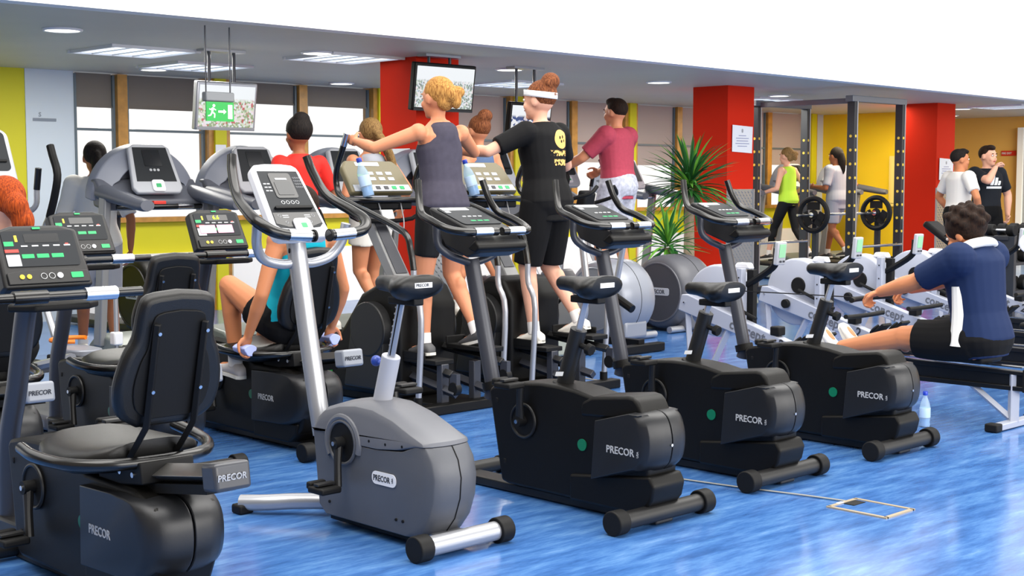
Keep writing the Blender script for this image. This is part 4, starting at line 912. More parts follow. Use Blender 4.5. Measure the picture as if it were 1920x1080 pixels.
for zi, z in enumerate((.295, .575, .835)):
    for i in range(6):
        x, y, zz = 13.6-.5+.25*i, 6.55, z+.06
        if D0 is None:
            D0 = thing('dumbbell', 'first round black dumbbell from the left on the bottom shelf of the rack', 'dumbbell', (x, y, zz), 0, 'dumbbells on the rack at right edge')
            MB().cyl((0, -.08, 0), (0, .08, 0), .014, 10).build('handle', chr_, D0)
            for s in (-1, 1): MB().cyl((0, s*.07, 0), (0, s*.15, 0), .058, 16).build('weight', rub, D0, bevel=.008)
        else: dup(D0, (x, y, zz), '%s round black dumbbell from the left on the %s of the rack' % (('first', 'second', 'third', 'fourth', 'fifth', 'sixth')[i], ('bottom shelf', 'middle shelf', 'top shelf')[zi]))
R = thing('padded_roller_machine', 'exercise machine with black padded roller and white end cap', 'gym machine', (10.0, 4.75, 0))
MB().cyl((-.02, 0, .92), (.6, .0, .92), .07, 24).build('roller_pad', leath, R, bevel=.01); MB().cyl((-.08, 0, .92), (-.02, 0, .92), .073, 24).build('end_cap', white_p, R, bevel=.01)
MB().box((.45, .1, .46), (.08, .1, .92)).build('frame_post', rackd, R); MB().box((.45, .1, .04), (.5, .7, .07)).build('frame_foot', rackd, R)
R = thing('weight_plate_tree', 'plate tree with round black plates at the right edge', 'weight stand', (17.0, 8.1, 0))
MB().box((0, 0, .6), (.07, .07, 1.2)).build('post', rackd, R); MB().box((0, 0, .03), (.5, .5, .05)).build('base', rackd, R)
for z in (1.0, .55): 
    P_ = MB().cyl((-.05, -.04, z), (-.05, -.08, z), .19, 32).build('weight_plate', rub, R, bevel=.008); MB().cyl((-.05, -.03, z), (-.05, -.14, z), .022, 12).build('peg', chr_, R)

# ---------------- indoor cycle behind the women ----------------
R = thing('indoor_cycle', 'black indoor cycle with raised handlebars right of woman in black', 'exercise bike', (8.45, 7.75, 0))
MB().cyl((-.03, .35, .32), (.03, .35, .32), .24, 32).build('flywheel', slv, R); MB().tube([(0, .45, .32), (0, .1, .55), (0, -.4, .35)], .035, 10, 3).build('frame', blk, R)
MB().tube([(0, .1, .5), (0, .2, 1.15)], .03, 10).build('handlebar_post', slv, R); MB().tube([(0, -.2, .45), (0, -.32, .95)], .025, 10).build('seat_post', slv, R)
MB().box((0, .12, 1.22), (.13, .1, .16), rot('X', 15)).build('console', rub, R, bevel=.02)
for s in (-1, 1): MB().tube([(s*.05, .2, 1.18), (s*.2, .2, 1.2), (s*.22, .05, 1.24), (s*.16, -.08, 1.28), (s*.1, -.1, 1.34)], .016, 10, 3).build('handlebar', rub, R)
for y in (-.5, .6): MB().box((0, y, .04), (.5, .08, .07)).build('foot_bar', blk, R, bevel=.01)
MB().box((0, .05, .08), (.07, 1.1, .06)).build('base_beam', blk, R)
MB().box((0, -.34, .98), (.16, .26, .06)).build('saddle', leath, R, bevel=.025)

# ---------------- yuccas ----------------
leafm = [mat('yucca_leaf', '#2c6a2a', .4, var=.3, vscale=3), mat('yucca_leaf_light', '#69a83a', .4, var=.2, vscale=3), mat('yucca_leaf_dark', '#1c4a20', .4)]
trunkm = mat('yucca_trunk', '#8a7a62', .8, bump=.9, bscale=60, var=.3, vscale=30)
def leaf_mesh(L, w, droop, m):
    mb = MB(); rows = []
    for i in range(6):
        t = i/5; ww = w*math.sin(math.pi*min(1, .15+t*.85))**.7*(1-t*.3) if t < 1 else .001
        x = L*t*(1-.12*droop*t); z = L*(.0-droop*t*t*.55)
        rows += [(x, -ww/2, z+ww*.25), (x, 0, z), (x, ww/2, z+ww*.25)]
    fs = []
    for i in range(5):
        for j in (0, 1): a = i*3+j; fs.append((a, a+1, a+4, a+3))
    mb.add(rows, fs); o = mb.build('leaf', m); me = o.data; bpy.data.objects.remove(o); return me
def yucca(x, y, trunks, label):
    R = thing('yucca_plant', label, 'plant', (x, y, 0))
    MB().loft([[(r*math.cos(2*math.pi*q/28), r*math.sin(2*math.pi*q/28), z) for q in range(28)] for r, z in ((.15, 0), (.2, .34), (.215, .36), (.215, .4), (.19, .4), (.18, .37), (.0, .37))], False).build('pot', mat('pot_%d' % int(x*10), '#3d3a38', .5), R)
    for (tx, ty, tz, r, nl, L, mm) in trunks:
        MB().tube([(tx*.3, ty*.3, .36), (tx*.7, ty*.7, .36+(tz-.36)*.5), (tx, ty, tz)], [r*1.15, r, r*.85], 12, 4).build('trunk', trunkm, R)
        ms = [leaf_mesh(L*k, .045, dr, leafm[mm[i % len(mm)]]) for i, (k, dr) in enumerate(((1, .25), (.95, .6), (.85, 1.0), (1.05, .45)))]
        for i in range(nl):
            o = bpy.data.objects.new('leaf', ms[i % 4]); C.objects.link(o); o.parent = R
            t = i/nl; el = math.radians(80-105*t+random.uniform(-8, 8)); az = i*2.4+random.uniform(-.2, .2)
            o.location = (tx+.02*math.cos(az), ty+.02*math.sin(az), tz+.1-.14*t); o.rotation_euler = (0, -el, az)
    return R
yucca(11.6, 9.3, [(0, 0, 1.30, .055, 120, .56, (0, 2, 0, 1))], 'tall yucca with dark spiky crown before the middle red column')
yucca(10.7, 8.85, [(.0, 0, .72, .04, 56, .42, (1, 0, 1, 0))], 'shorter bright green yucca below the tall one')
# ---------------- people ----------------
skin1 = mat('skin_warm', '#c98663', .5, spec=.3); skin2 = mat('skin_pale', '#dba58c', .5, spec=.3); skin3 = mat('skin_brown', '#9c6243', .5, spec=.3); skin4 = mat('skin_tan', '#c47f58', .5, spec=.3)
lipm = mat('lip_colour', '#a04a42', .4); eyew = mat('eye_white', '#e9e6e0', .3); eyed = mat('eye_dark', '#2a1a12', .2); solem = mat('shoe_sole', '#d8d6cf', .6)
def hairmat(n, a, b):
    m = bpy.data.materials.new(n); m.use_nodes = True; nt = m.node_tree; p = nt.nodes['Principled BSDF']; p.inputs['Roughness'].default_value = .75; p.inputs['Specular IOR Level'].default_value = .2
    tc = nt.nodes.new('ShaderNodeTexCoord'); mp = nt.nodes.new('ShaderNodeMapping'); mp.inputs['Scale'].default_value = (90, 90, 9); nz = nt.nodes.new('ShaderNodeTexNoise'); nz.inputs['Scale'].default_value = 2.2; nz.inputs['Detail'].default_value = 3
    cr = nt.nodes.new('ShaderNodeValToRGB'); cr.color_ramp.elements[0].color = rgba(a); cr.color_ramp.elements[1].color = rgba(b); cr.color_ramp.elements[0].position = .35; cr.color_ramp.elements[1].position = .65
    bp = nt.nodes.new('ShaderNodeBump'); bp.inputs['Strength'].default_value = .6; bp.inputs['Distance'].default_value = .004
    nt.links.new(tc.outputs['Object'], mp.inputs[0]); nt.links.new(mp.outputs[0], nz.inputs[0]); nt.links.new(nz.outputs[0], cr.inputs[0]); nt.links.new(cr.outputs[0], p.inputs['Base Color']); nt.links.new(nz.outputs[0], bp.inputs['Height']); nt.links.new(bp.outputs[0], p.inputs['Normal']); return m
h_blond = hairmat('blonde_hair', '#7a4c22', '#c79450'); h_brown = hairmat('auburn_brown_hair', '#4a2413', '#8a5230'); h_black = hairmat('black_hair', '#0d0b0b', '#241d1a'); h_dbr = hairmat('dark_brown_hair', '#120a06', '#2c1a10'); h_lbr = hairmat('long_brown_hair', '#5f4426', '#9a7a4c'); h_red = hairmat('red_hair', '#6a2408', '#b04a14')
def remesh(mb, name, m, R, vox, sm=3, kind=None, label=None):
    me = bpy.data.meshes.new(name); me.from_pydata(mb.v, [], mb.f); bm = bmesh.new(); bm.from_mesh(me); bmesh.ops.recalc_face_normals(bm, faces=bm.faces); bm.to_mesh(me); bm.free(); me.materials.append(m)
    o = bpy.data.objects.new(name, me); C.objects.link(o); o.parent = R
    r = o.modifiers.new('merge', 'REMESH'); r.mode = 'VOXEL'; r.voxel_size = vox; r.use_smooth_shade = True
    if sm: s = o.modifiers.new('relax', 'SMOOTH'); s.factor = .5; s.iterations = sm
    if label: o['label'] = label
    return o
def se(c, l, d, w, h, n=20, e=.85):
    out = []
    for q in range(n):
        a = 2*math.pi*q/n; x, y = math.cos(a), math.sin(a)
        out.append(c+l*(w*math.copysign(abs(x)**e, x))+d*(h*math.copysign(abs(y)**e, y)))
    return out
def capsule(mb, P, r, n=14, k=4):
    """rounded tapered limb"""
    P = [Vector(p) for p in P]
    mb.tube(P, r, n, k); mb.ell(P[0], (r[0],)*3, n=n, m=8); mb.ell(P[-1], (r[-1],)*3, n=n, m=8)
def ik(a, c, l1, l2, hint):
    a, c = Vector(a), Vector(c); d = c-a; L = d.length; 
    if L > (l1+l2)*.995: c = a+d*((l1+l2)*.995/L); d = c-a; L = d.length
    u = d.normalized(); x = (l1*l1-l2*l2+L*L)/(2*L); h = math.sqrt(max(l1*l1-x*x, 0)); hint = Vector(hint); hint = (hint-u*hint.dot(u)).normalized()
    return a+u*x+hint*h, c
def person(label, loc, yaw, H, pel, chest_dir, feet, hands, skin, hair, hcol, top, bottom, shoes='#d9d4cc', vox=.008, head_yaw=0, head_pitch=0, fem=True, elbow=((-.5, -.6, -.4), (.5, -.6, -.4)), knee=((0, 1, .2), (0, 1, .2)), curl=55, group=None, toes=None, palm=None, extra=None, bulk=1, twist=0, hoff=(0, 0, 0)):
    """local frame: +y is the way the body faces, +x its right hand side; pel = hip centre; feet/hands = ankle and wrist targets"""
    R = thing('person', label, 'person', loc, math.radians(yaw), group)
    s = H/1.7; P = Vector(pel); t = Vector(chest_dir).normalized(); lat = Vector((1, 0, 0)); lat = (lat-t*lat.dot(t)).normalized()
    lat2 = Matrix.Rotation(math.radians(twist), 3, t) @ lat; dep = t.cross(lat).normalized()*-1; dep2 = t.cross(lat2).normalized()*-1
    if dep.y < 0 and abs(dep.y) > .3: dep = -dep
    if dep2.dot(dep) < 0: dep2 = -dep2
    B = MB(); bw = bulk
    f = .93 if fem else 1.06
    prof = [(-.07, .115, .085, 0), (0, .165 if fem else .158, .11, -.005), (.07, .15, .105, 0), (.15, .122 if fem else .14, .092, .005), (.25, .128 if fem else .152, .1, .008), (.35, .145*f+.008, .108, .012), (.43, .152*f, .10, .0), (.485, .12*f, .075, -.005), (.53, .06, .055, -.005)]
    def ring(z, w, h, off, ex=0, e=.85):
        L_, D_ = (lat, dep) if z < .2 else (lat2, dep2); return se(P+t*z*s+D_*off*s, L_, D_, (w*s)*bw+ex, h*s*bw+ex, e=e)
    B.loft([ring(*q) for q in prof])
    sh = [P+t*.455*s+lat2*(k*(.165 if fem else .19)*s)-dep2*.005 for k in (-1, 1)]
    hp = [P+lat*(k*.088*s)+t*-.01*s for k in (-1, 1)]
    ua, fa, th, sn = .29*s, .245*s, .42*s, .41*s
    rA = (.05, .043, .036, .038, .031, .024) if fem else (.06, .052, .043, .044, .036, .028); rL = (.088, .078, .058, .055, .052, .034) if fem else (.09, .08, .062, .058, .054, .038)
    el, wr, kn, an = [], [], [], []
    for i in (0, 1):
        e_, w_ = ik(sh[i], hands[i], ua, fa, elbow[i]); el.append(e_); wr.append(w_)
        k_, a_ = ik(hp[i], feet[i], th, sn, knee[i]); kn.append(k_); an.append(a_)
    for i in (0, 1):
        r = [q*s*bw for q in rA]; S_ = sh[i]
        B.ell(S_, (r[0]*1.12,)*3); capsule(B, [S_, S_.lerp(el[i], .5), el[i]], [r[0], r[1], r[2]]); capsule(B, [el[i], el[i].lerp(wr[i], .35), wr[i]], [r[2], r[3], r[5]])
        r = [q*s*bw for q in rL]; capsule(B, [hp[i], hp[i].lerp(kn[i], .5), kn[i]], [r[0], r[1], r[2]]); capsule(B, [kn[i], kn[i].lerp(an[i], .35)-dep*0, an[i]], [r[3], r[4], r[5]])
        calf = kn[i].lerp(an[i], .3); back = -(Vector((0, 1, 0))-(an[i]-kn[i]).normalized()*(an[i]-kn[i]).normalized().y)
        B.ell(calf+back.normalized()*.016*s if back.length > .1 else calf, (.044*s, .044*s, .075*s))
        # hand
        hd = (wr[i]-el[i]).normalized(); pn = Vector(palm[i]) if palm else Vector((1 if i == 0 else -1, 0, -.2)); pn = (pn-hd*pn.dot(hd)).normalized(); side = hd.cross(pn).normalized()
        if (side.dot(Vector((0, 0, 1))) < 0): side = -side   # thumb side
        hs = s*(.92 if fem else 1.02); pc = wr[i]+hd*.045*hs
        M_ = Matrix((hd, side, pn)).transposed(); B.ell(pc, (.052*hs, .040*hs, .017*hs), M_); B.ell(wr[i]+hd*.08*hs, (.02*hs, .038*hs, .014*hs), M_)
        for j in range(4):
            b0_ = wr[i]+hd*(.086-.004*abs(j-1.2))*hs+side*(.029-.0195*j)*hs; Lf = (.040, .045, .042, .033)[j]*hs; d_ = hd.copy(); ax = hd.cross(pn); Q = [b0_]
            for k in range(3):
                d_ = Matrix.Rotation(math.radians(curl*(.9 if k else .7)+j*2), 3, ax) @ d_; Q.append(Q[-1]+d_*Lf*(1, .7, .55)[k])
            B.tube(Q, [.0098*hs, .0092*hs, .0086*hs, .0075*hs], 8); B.ell(Q[-1], (.0078*hs,)*3, n=8, m=6)
        b0_ = wr[i]+hd*.025*hs+side*.03*hs; d1 = (hd*.6+side*.7+pn*.35).normalized(); d2 = (hd*.8+side*.1+pn*(.7 if curl > 30 else .2)).normalized()
        B.tube([b0_, b0_+d1*.04*hs, b0_+d1*.04*hs+d2*.032*hs, b0_+d1*.04*hs+d2*.032*hs+(d2+pn*.4).normalized()*.022*hs], [.014*hs, .0115*hs, .0105*hs, .009*hs], 8)
        # foot
        fd = Vector(toes[i] if toes else (0, 1, -.12)).normalized(); uv = (Vector((0, 0, 1))-fd*fd.z) if fd.z < .5 else (fd*fd.y-Vector((0, 1, 0))); uv.normalize(); sd_ = fd.cross(uv)
        B.ell(an[i]+fd*.055*s-uv*.052*s, (.034*s, .10*s, .026*s), Matrix((sd_, fd, uv)).transposed())
    # neck and head
    s0 = s
    nk = P+t*.50*s; hr = Matrix.Rotation(math.radians(-head_yaw), 3, 'Z') @ Matrix.Rotation(math.radians(head_pitch), 3, 'X')
    hc = P+t*.60*s+Vector((0, .02*s, .09*s)) if t.z < .97 else P+t*.685*s+Vector((0, .012*s, 0))
    hc = hc+Vector(hoff)*s
    hc = hc-t*.018*s; s = s*1.12
    def hd_(x, y, z): return hc+hr @ Vector((x*s, y*s, z*s))
    B.tube([nk-t*.03*s, nk+(hc-nk)*.35, hd_(0, -.02, -.03)], [.062*s*(1 if not fem else .80), .052*s*(1.0 if not fem else .76), .054*s*(1.0 if not fem else .8)], 16, 3)
    B.ell(hd_(0, -.012, .02), (.074*s, .092*s, .092*s), hr, 20, 12); B.ell(hd_(0, .022, -.035), (.056*s, .062*s, .075*s), hr, 18, 10); B.ell(hd_(0, .058, -.088), (.024*s, .022*s, .02*s), hr); B.ell(hd_(0, .062, .025), (.048*s, .02*s, .03*s), hr)
    B.add([hd_(-.007, .075, .02), hd_(.007, .075, .02), hd_(.014, .076, -.028), hd_(-.014, .076, -.028), hd_(0, .086, .012), hd_(0, .106, -.022)], [(0, 1, 4), (1, 2, 5, 4), (2, 3, 5), (3, 0, 4, 5), (0, 3, 2, 1)])
    for k in (-1, 1): B.ell(hd_(k*.076, -.01, -.005), (.009*s, .019*s, .031*s), hr); B.ell(hd_(k*.034, .06, -.03), (.022*s, .018*s, .022*s), hr)
    body = remesh(B, 'body', skin, R, vox, 2)
    for k in (-1, 1):
        e_ = MB().ell(hd_(k*.029, .0745, .008), (.0125*s, .009*s, .0085*s), hr, 12, 8).build('eye', eyew, body); MB().ell(hd_(k*.029, .0825, .008), (.0055*s, .003*s, .0055*s), hr, 10, 6).build('iris', eyed, e_) if False else None
        MB().ell(hd_(k*.029, .0815, .008), (.006*s, .0035*s, .006*s), hr, 10, 6).build('iris', eyed, body)
        MB().ell(hd_(k*.03, .078, .028), (.018*s, .006*s, .004*s), hr, 10, 6).build('eyebrow', hcol, body)
    MB().ell(hd_(0, .079, -.052), (.022*s, .008*s, .007*s), hr, 12, 6).build('mouth', lipm, body)
    # hair
    Hm = MB()
    def hell(x, y, z, a, b, c): Hm.ell(hd_(x, y, z), (a*s, b*s, c*s), hr, 18, 10)
    if hair in ('pony', 'bun', 'headband', 'redpony'):
        hell(0, -.026, .038, .081, .094, .088)
        if hair == 'pony': hell(.01, -.10, .02, .045, .05, .05); hell(.045, -.115, .035, .05, .04, .035); hell(.03, -.125, -.01, .03, .03, .05); hell(0, -.07, -.02, .055, .04, .05)
        if hair == 'bun' or hair == 'headband': hell(.01, -.075, .115, .06, .055, .052); hell(.04, -.06, .12, .035, .035, .035); hell(-.025, -.08, .10, .035, .035, .035)
        if hair == 'redpony': hell(0, -.12, -.0, .05, .06, .055); hell(.02, -.14, -.06, .045, .05, .06)
    elif hair in ('long', 'longblack'):
        hell(0, -.026, .036, .083, .096, .092)
        a, b = (.2, .1) if hair == 'long' else (.0, .0)
        Hm.tube([hd_(0, -.08, .03), hd_(a*.3, -.115, -.07), hd_(a*.6, -.12, -.19), hd_(a*.8, -.12, -.32 if hair == 'long' else -.26)], [.06*s, .062*s, .05*s, .015*s], 14, 4, flat=.6)
    elif hair == 'curly':
        hell(0, -.028, .045, .096, .108, .10)
        for k in range(46):
            a = k*2.4; z = 1-2*(k+.5)/46
            if z < -.25: continue
            rr = math.sqrt(1-z*z); x_, y_ = rr*math.cos(a), rr*math.sin(a)
            if y_ > .55 and z < .5: continue
            hell(x_*.092, -.028+y_*.105, .045+z*.10, .024, .024, .024)
    elif hair == 'afrobun': hell(0, -.026, .038, .088, .098, .092); hell(0, -.05, .10, .06, .055, .05)
    else: hell(0, -.026, .036, .080, .092, .086); hell(0, .02, .09, .06, .055, .035); hell(.015, .06, .088, .035, .022, .02)
    hair_o = remesh(Hm, 'hair', hcol, R, max(vox, .008), 2)
    if hair == 'headband':
        Hb = MB().loft([[hd_(math.cos(2*math.pi*q/28)*.0905, -.016+math.sin(2*math.pi*q/28)*.102, z+.012*math.sin(2*math.pi*q/28)) for q in range(28)] for z in (.022, .034, .046, .058)], False).build('headband', mat('white_headband', '#e2e4e8', .7), R); Hb.modifiers.new('t', 'SOLIDIFY').thickness = .003
    s = s0
    # top
    kind, tcol, sleeve, hem, ex = top
    Tm = MB(); pr = [q for q in prof if hem <= q[0] <= .5]
    if pr[0][0] > hem: pr = [(hem, pr[0][1], pr[0][2], pr[0][3])]+pr
    rings = [ring(z, w+(.006 if z < .2 else 0), h+(.004 if z < .2 else 0), off, ex) for z, w, h, off in pr if z < .46]
    if kind == 'tank':
        rings = [r_ for r_, q in zip(rings, [q for q in pr if q[0] < .46]) if q[0] < .40]
        rings += [ring(.385, .140*f, .106, .008, ex), ring(.42, .118*f, .104, .003, ex*1.2), ring(.455, .104*f, .096, -.003, ex*1.4), ring(.49, .092*f, .082, -.008, ex*1.5), ring(.515, .06, .062, -.008, ex*1.2)]
    else:
        rings += [ring(.455, .155*f, .09, -.002, ex), ring(.495, .11*f, .07, -.005, ex), ring(.525, .062, .055, -.005, ex)]
    Tm.loft(rings)
    if sleeve:
        for i in (0, 1):
            q = sh[i].lerp(el[i], min(sleeve, 1)); r = [x_*s*bw for x_ in rA]; loose = .016 if kind == 'tee' else .008
            Tm.ell(sh[i], (r[0]*1.12+ex,)*3); L_ = [sh[i]-lat2*(-1 if i == 0 else 1)*.05*s, sh[i], sh[i].lerp(q, .5), q]; Tm.tube(L_, [r[0]*1.05, r[0]*1.1+ex, r[0]+loose, r[1]+loose*1.2], 16, 2)
            if sleeve > 1: Tm.tube([el[i], wr[i]], [r[2]+.01, r[5]+.01], 14); Tm.ell(el[i], (r[2]+.01,)*3)
    remesh(Tm, {'tank': 'tank_top', 'tee': 't_shirt'}[kind], tcol, R, max(vox, .009), 3)
    # bottom
    bk, bcol, frac, ex = bottom
    Bm = MB(); Bm.loft([ring(-.09, .12, .09, 0, ex), ring(-.04, .155, .108, -.003, ex), ring(0, .168, .112, -.005, ex), ring(.07, .15, .106, 0, ex), ring(.12, .135, .098, 0, ex*.7)])
    for i in (0, 1):
        r = [q*s*bw for q in rL]
        if frac <= 1:
            q = hp[i].lerp(kn[i], frac); fl_ = ex*1.6; Bm.tube([hp[i]+t*.02, hp[i].lerp(q, .5), q], [r[0]*1.03+ex, r[0]*.95+ex, (r[0]*(1-frac)+r[2]*frac)+fl_], 18, 3)
        else:
            capsule(Bm, [hp[i], hp[i].lerp(kn[i], .5), kn[i]], [r[0]+ex, r[1]+ex, r[2]+ex]); q = kn[i].lerp(an[i], frac-1); Bm.tube([kn[i], kn[i].lerp(q, .5), q], [r[3]+ex, r[4]+ex+.006, r[4]*(2-frac)+r[5]*(frac-1)+ex], 16, 3)
    remesh(Bm, {'shorts': 'shorts', 'leggings': 'leggings'}[bk], bcol, R, max(vox, .009), 3)
    # shoes
    sm_ = mat('shoe_%s_%d' % (shoes.strip('#'), len(MATS)), shoes, .6)
    for i in (0, 1):
        fd = Vector(toes[i] if toes else (0, 1, -.12)).normalized(); upv = (Vector((0, 0, 1))-fd*fd.z); upv = upv.normalized() if upv.length > .2 else Vector((0, -1, 0)); sd = fd.cross(upv).normalized(); rings = []
        shin = (kn[i]-an[i]).normalized()
        if fd.z > .5: upv = -Vector((0, 1, 0))+fd*fd.y; upv.normalize(); sd = fd.cross(upv).normalized()
        for u_, w_, h_ in ((-.075, .02, .03), (-.065, .034, .055), (-.03, .038, .078), (.02, .038, .075), (.07, .043, .056), (.12, .047, .044), (.16, .042, .036), (.182, .02, .022)):
            c_ = an[i]+fd*u_*s-upv*(.085-h_*.5)*s; rings.append([c_+sd*(w_*s*math.copysign(abs(math.cos(a_))**.8, math.cos(a_)))+upv*(h_*s*.5*math.copysign(abs(math.sin(a_))**.8, math.sin(a_))) for a_ in [2*math.pi*q/16 for q in range(16)]])
        o = MB().loft(rings).build('shoe', sm_, R, angle=80)
        MB().slab([(-.075, -.02), (-.06, -.036), (0, -.036), (.1, -.046), (.16, -.038), (.19, -.01), (.19, .01), (.16, .038), (.1, .046), (0, .036), (-.06, .036), (-.075, .02)], an[i]-upv*.092*s, fd, sd, .018*s if fd.cross(sd).dot(upv) > 0 else -.018*s).build('sole', solem, o)
        Sk = MB().tube([an[i]-upv*.03*s, an[i]+shin*.05*s], [.041*s, .040*s], 14).build('sock', mat('sock_%d' % len(MATS), '#dcd8d4', .8), R)
    if extra: extra(R, P, s, sh, el, wr, kn, an, hd_)
    return R

def printed(name, base, fn):
    m = mat(name, base, .8, spec=.2); fn(m); return m
def ell_mask(nt, geo, cx, cz, rx, rz):
    """soft edged ellipse in the garment's own x,z; flat print on the cloth"""
    def M(op, a, b=None):
        n = nt.nodes.new('ShaderNodeMath'); n.operation = op
        for k, v in enumerate((a, b)):
            if v is None: continue
            if isinstance(v, (int, float)): n.inputs[k].default_value = v
            else: nt.links.new(v, n.inputs[k])
        return n.outputs[0]
    return M
def black_print(m):
    nt = m.node_tree; b = nt.nodes['Principled BSDF']; tc = nt.nodes.new('ShaderNodeTexCoord'); sp = nt.nodes.new('ShaderNodeSeparateXYZ'); nt.links.new(tc.outputs['Object'], sp.inputs[0])
    M = ell_mask(nt, None, 0, 0, 0, 0); X, Y, Z = sp.outputs
    nz = nt.nodes.new('ShaderNodeTexNoise'); nz.inputs['Scale'].default_value = 55; nt.links.new(tc.outputs['Object'], nz.inputs['Vector']); N = nz.outputs['Fac']
    def E(cx, cz, rx, rz): return M('LESS_THAN', M('ADD', M('POWER', M('DIVIDE', M('SUBTRACT', X, cx), rx), 2), M('POWER', M('DIVIDE', M('SUBTRACT', Z, cz), rz), 2)), 1)
    def rect(cx, cz, rx, rz): return M('MULTIPLY', M('LESS_THAN', M('ABSOLUTE', M('SUBTRACT', X, cx)), rx), M('LESS_THAN', M('ABSOLUTE', M('SUBTRACT', M('ADD', Z, M('MULTIPLY', M('SUBTRACT', N, .5), .03)), cz)), rz))
    oval = E(.055, 1.655, .075, .062); dots = M('MAXIMUM', M('MAXIMUM', E(.035, 1.665, .008, .011), E(.065, 1.67, .008, .012)), M('MAXIMUM', E(.05, 1.64, .008, .01), E(.08, 1.645, .007, .01)))
    txt = M('MULTIPLY', M('MAXIMUM', rect(.045, 1.565, .105, .018), rect(.055, 1.505, .085, .02)), M('GREATER_THAN', N, .47))
    fac = M('MULTIPLY', M('MAXIMUM', M('MULTIPLY', oval, M('SUBTRACT', 1, dots)), txt), M('LESS_THAN', Y, 0))
    mx = nt.nodes.new('ShaderNodeMixRGB'); mx.inputs[1].default_value = b.inputs['Base Color'].default_value; mx.inputs[2].default_value = rgba('#d9b068'); nt.links.new(fac, mx.inputs[0]); nt.links.new(mx.outputs[0], b.inputs['Base Color'])
tank_c = mat('grey_violet_cotton', '#45424f', .85, spec=.2, var=.12, vscale=25); blk_c = mat('black_cotton', '#0d0d0f', .85, spec=.2); blk_l = mat('black_lycra', '#0b0b0c', .6, spec=.3)
blk_tee = printed('black_printed_cotton', '#0d0d0f', black_print)
# blonde woman, standing on the first elliptical's plates
person('blonde woman in grey tank top and black shorts gripping the elliptical rails', (5.56, 6.36, 0), -4, 1.66, (0, 0, 1.23), (0, .08, 1), [(-.13, .02, .415), (.13, -.16, .485)], [(-.35, .42, 1.625), (.33, .40, 1.61)], skin1, 'pony', h_blond, ('tank', tank_c, 0, -.09, .010), ('shorts', blk_l, .72, .007), '#4a4a4c', elbow=((-.8, -.5, -.5), (.8, -.5, -.5)), curl=65, palm=((.9, .1, -.3), (-.9, .1, -.3)), toes=[(0, 1, -.1), (0, 1, -.25)], head_yaw=-8)
# woman in black
person('woman in black printed T-shirt with white headband on the second elliptical', (6.50, 6.40, 0), 4, 1.70, (0, 0, 1.24), (0, .10, 1), [(-.13, .0, .415), (.13, -.16, .485)], [(-.36, .40, 1.585), (.33, .36, 1.42)], skin2, 'headband', h_brown, ('tee', blk_tee, .75, -.13, .02), ('shorts', blk_c, .95, .02), '#e6e2da', elbow=((-.8, -.5, -.4), (.8, -.5, -.6)), curl=60, head_yaw=-14, palm=((.9, .1, -.3), (-.9, .1, -.3)), toes=[(0, 1, -.1), (0, 1, -.25)], bulk=1.06)
# woman on recumbent
teal = mat('turquoise_cotton', '#10a6bd', .8, spec=.2); cloth = mat('pale_blue_cloth', '#aeb9ee', .8)
def cloths(R, P, s, sh, el, wr, kn, an, hd_):
    for i in (0, 1):
        d = (wr[i]-el[i]).normalized(); 
        MB().loft([[wr[i]+d*.075+Vector((.035*math.cos(a)*(1+.2*math.sin(3*a)), y, -.012+.03*math.sin(a))) for a in [2*math.pi*q/14 for q in range(14)]] for y in (-.06, -.03, 0, .03, .055)]).build('wiping_cloth', cloth, R, bevel=.004)
person('woman in turquoise top pedalling the recumbent bike, hands on its side bar', (4.17, 5.56, 0), 0, 1.66, (0, .40, .645), (0, -.22, 1), [(-.13, .74, .43), (.13, .90, .46)], [(-.26, .42, .60), (.28, .44, .61)], skin4, 'short', h_dbr, ('tank', teal, 0, -.07, .012), ('shorts', blk_c, .45, .016), '#b9b4b4', hoff=(-.05, 0, -.05), elbow=((-.35, -.6, 0), (.35, -.6, 0)), knee=((-.1, .3, 1), (.1, .3, 1)), palm=((0, -.6, -.8), (0, -.6, -.8)), curl=55, toes=[(0, 1, .1), (0, 1, .3)], extra=cloths)
# rowing man
navy = mat('navy_cotton', '#102348', .8, spec=.25); whc = mat('white_cotton', '#e4e2dd', .85, spec=.2); grc = mat('light_grey_cotton', '#a5a8b2', .85)
def yoke(R, P, s, sh, el, wr, kn, an, hd_):
    t = (P-P); c = (sh[0]+sh[1])/2
    q = MB(); q.tube([sh[0]+V(-.03, 0, .055), sh[0].lerp(c, .5)+V(0, -.03, .085), c+V(0, -.055, .095), sh[1].lerp(c, .5)+V(0, -.03, .085), sh[1]+V(.03, 0, .055)], [.028, .05, .055, .05, .028], 12, 4, flat=.55); remesh(q, 'white_yoke', whc, R, .009, 2)
    for k, i in ((-1, 0), (1, 1)):
        q = MB().tube([P+V(k*.185, .05, -.03), P+V(k*.172, .05, .14), P+V(k*.178, .06, .31)], [.045, .042, .035], 10, 4, flat=1).build('side_panel', whc, R)
person('man in navy and white T-shirt with curly hair pulling the rowing machine', (7.4, 3.80, 0), 0, 1.74, (0, 0, .48), (0, .12, 1), [(-.12, .87, .37), (.12, .87, .37)], [(-.17, .66, .685), (.17, .66, .685)], skin4, 'curly', h_dbr, ('tee', navy, .85, -.10, .022), ('shorts', blk_c, .8, .022), '#e3ded6', fem=False, elbow=((-.4, -.3, -.8), (.4, -.3, -.8)), knee=((-.05, .1, 1), (.05, .1, 1)), curl=62, palm=((0, 0, -1), (0, 0, -1)), toes=[(0, .55, .85), (0, .55, .85)], head_pitch=-22, extra=yoke, hoff=(0, .03, -.085), bulk=1.14)
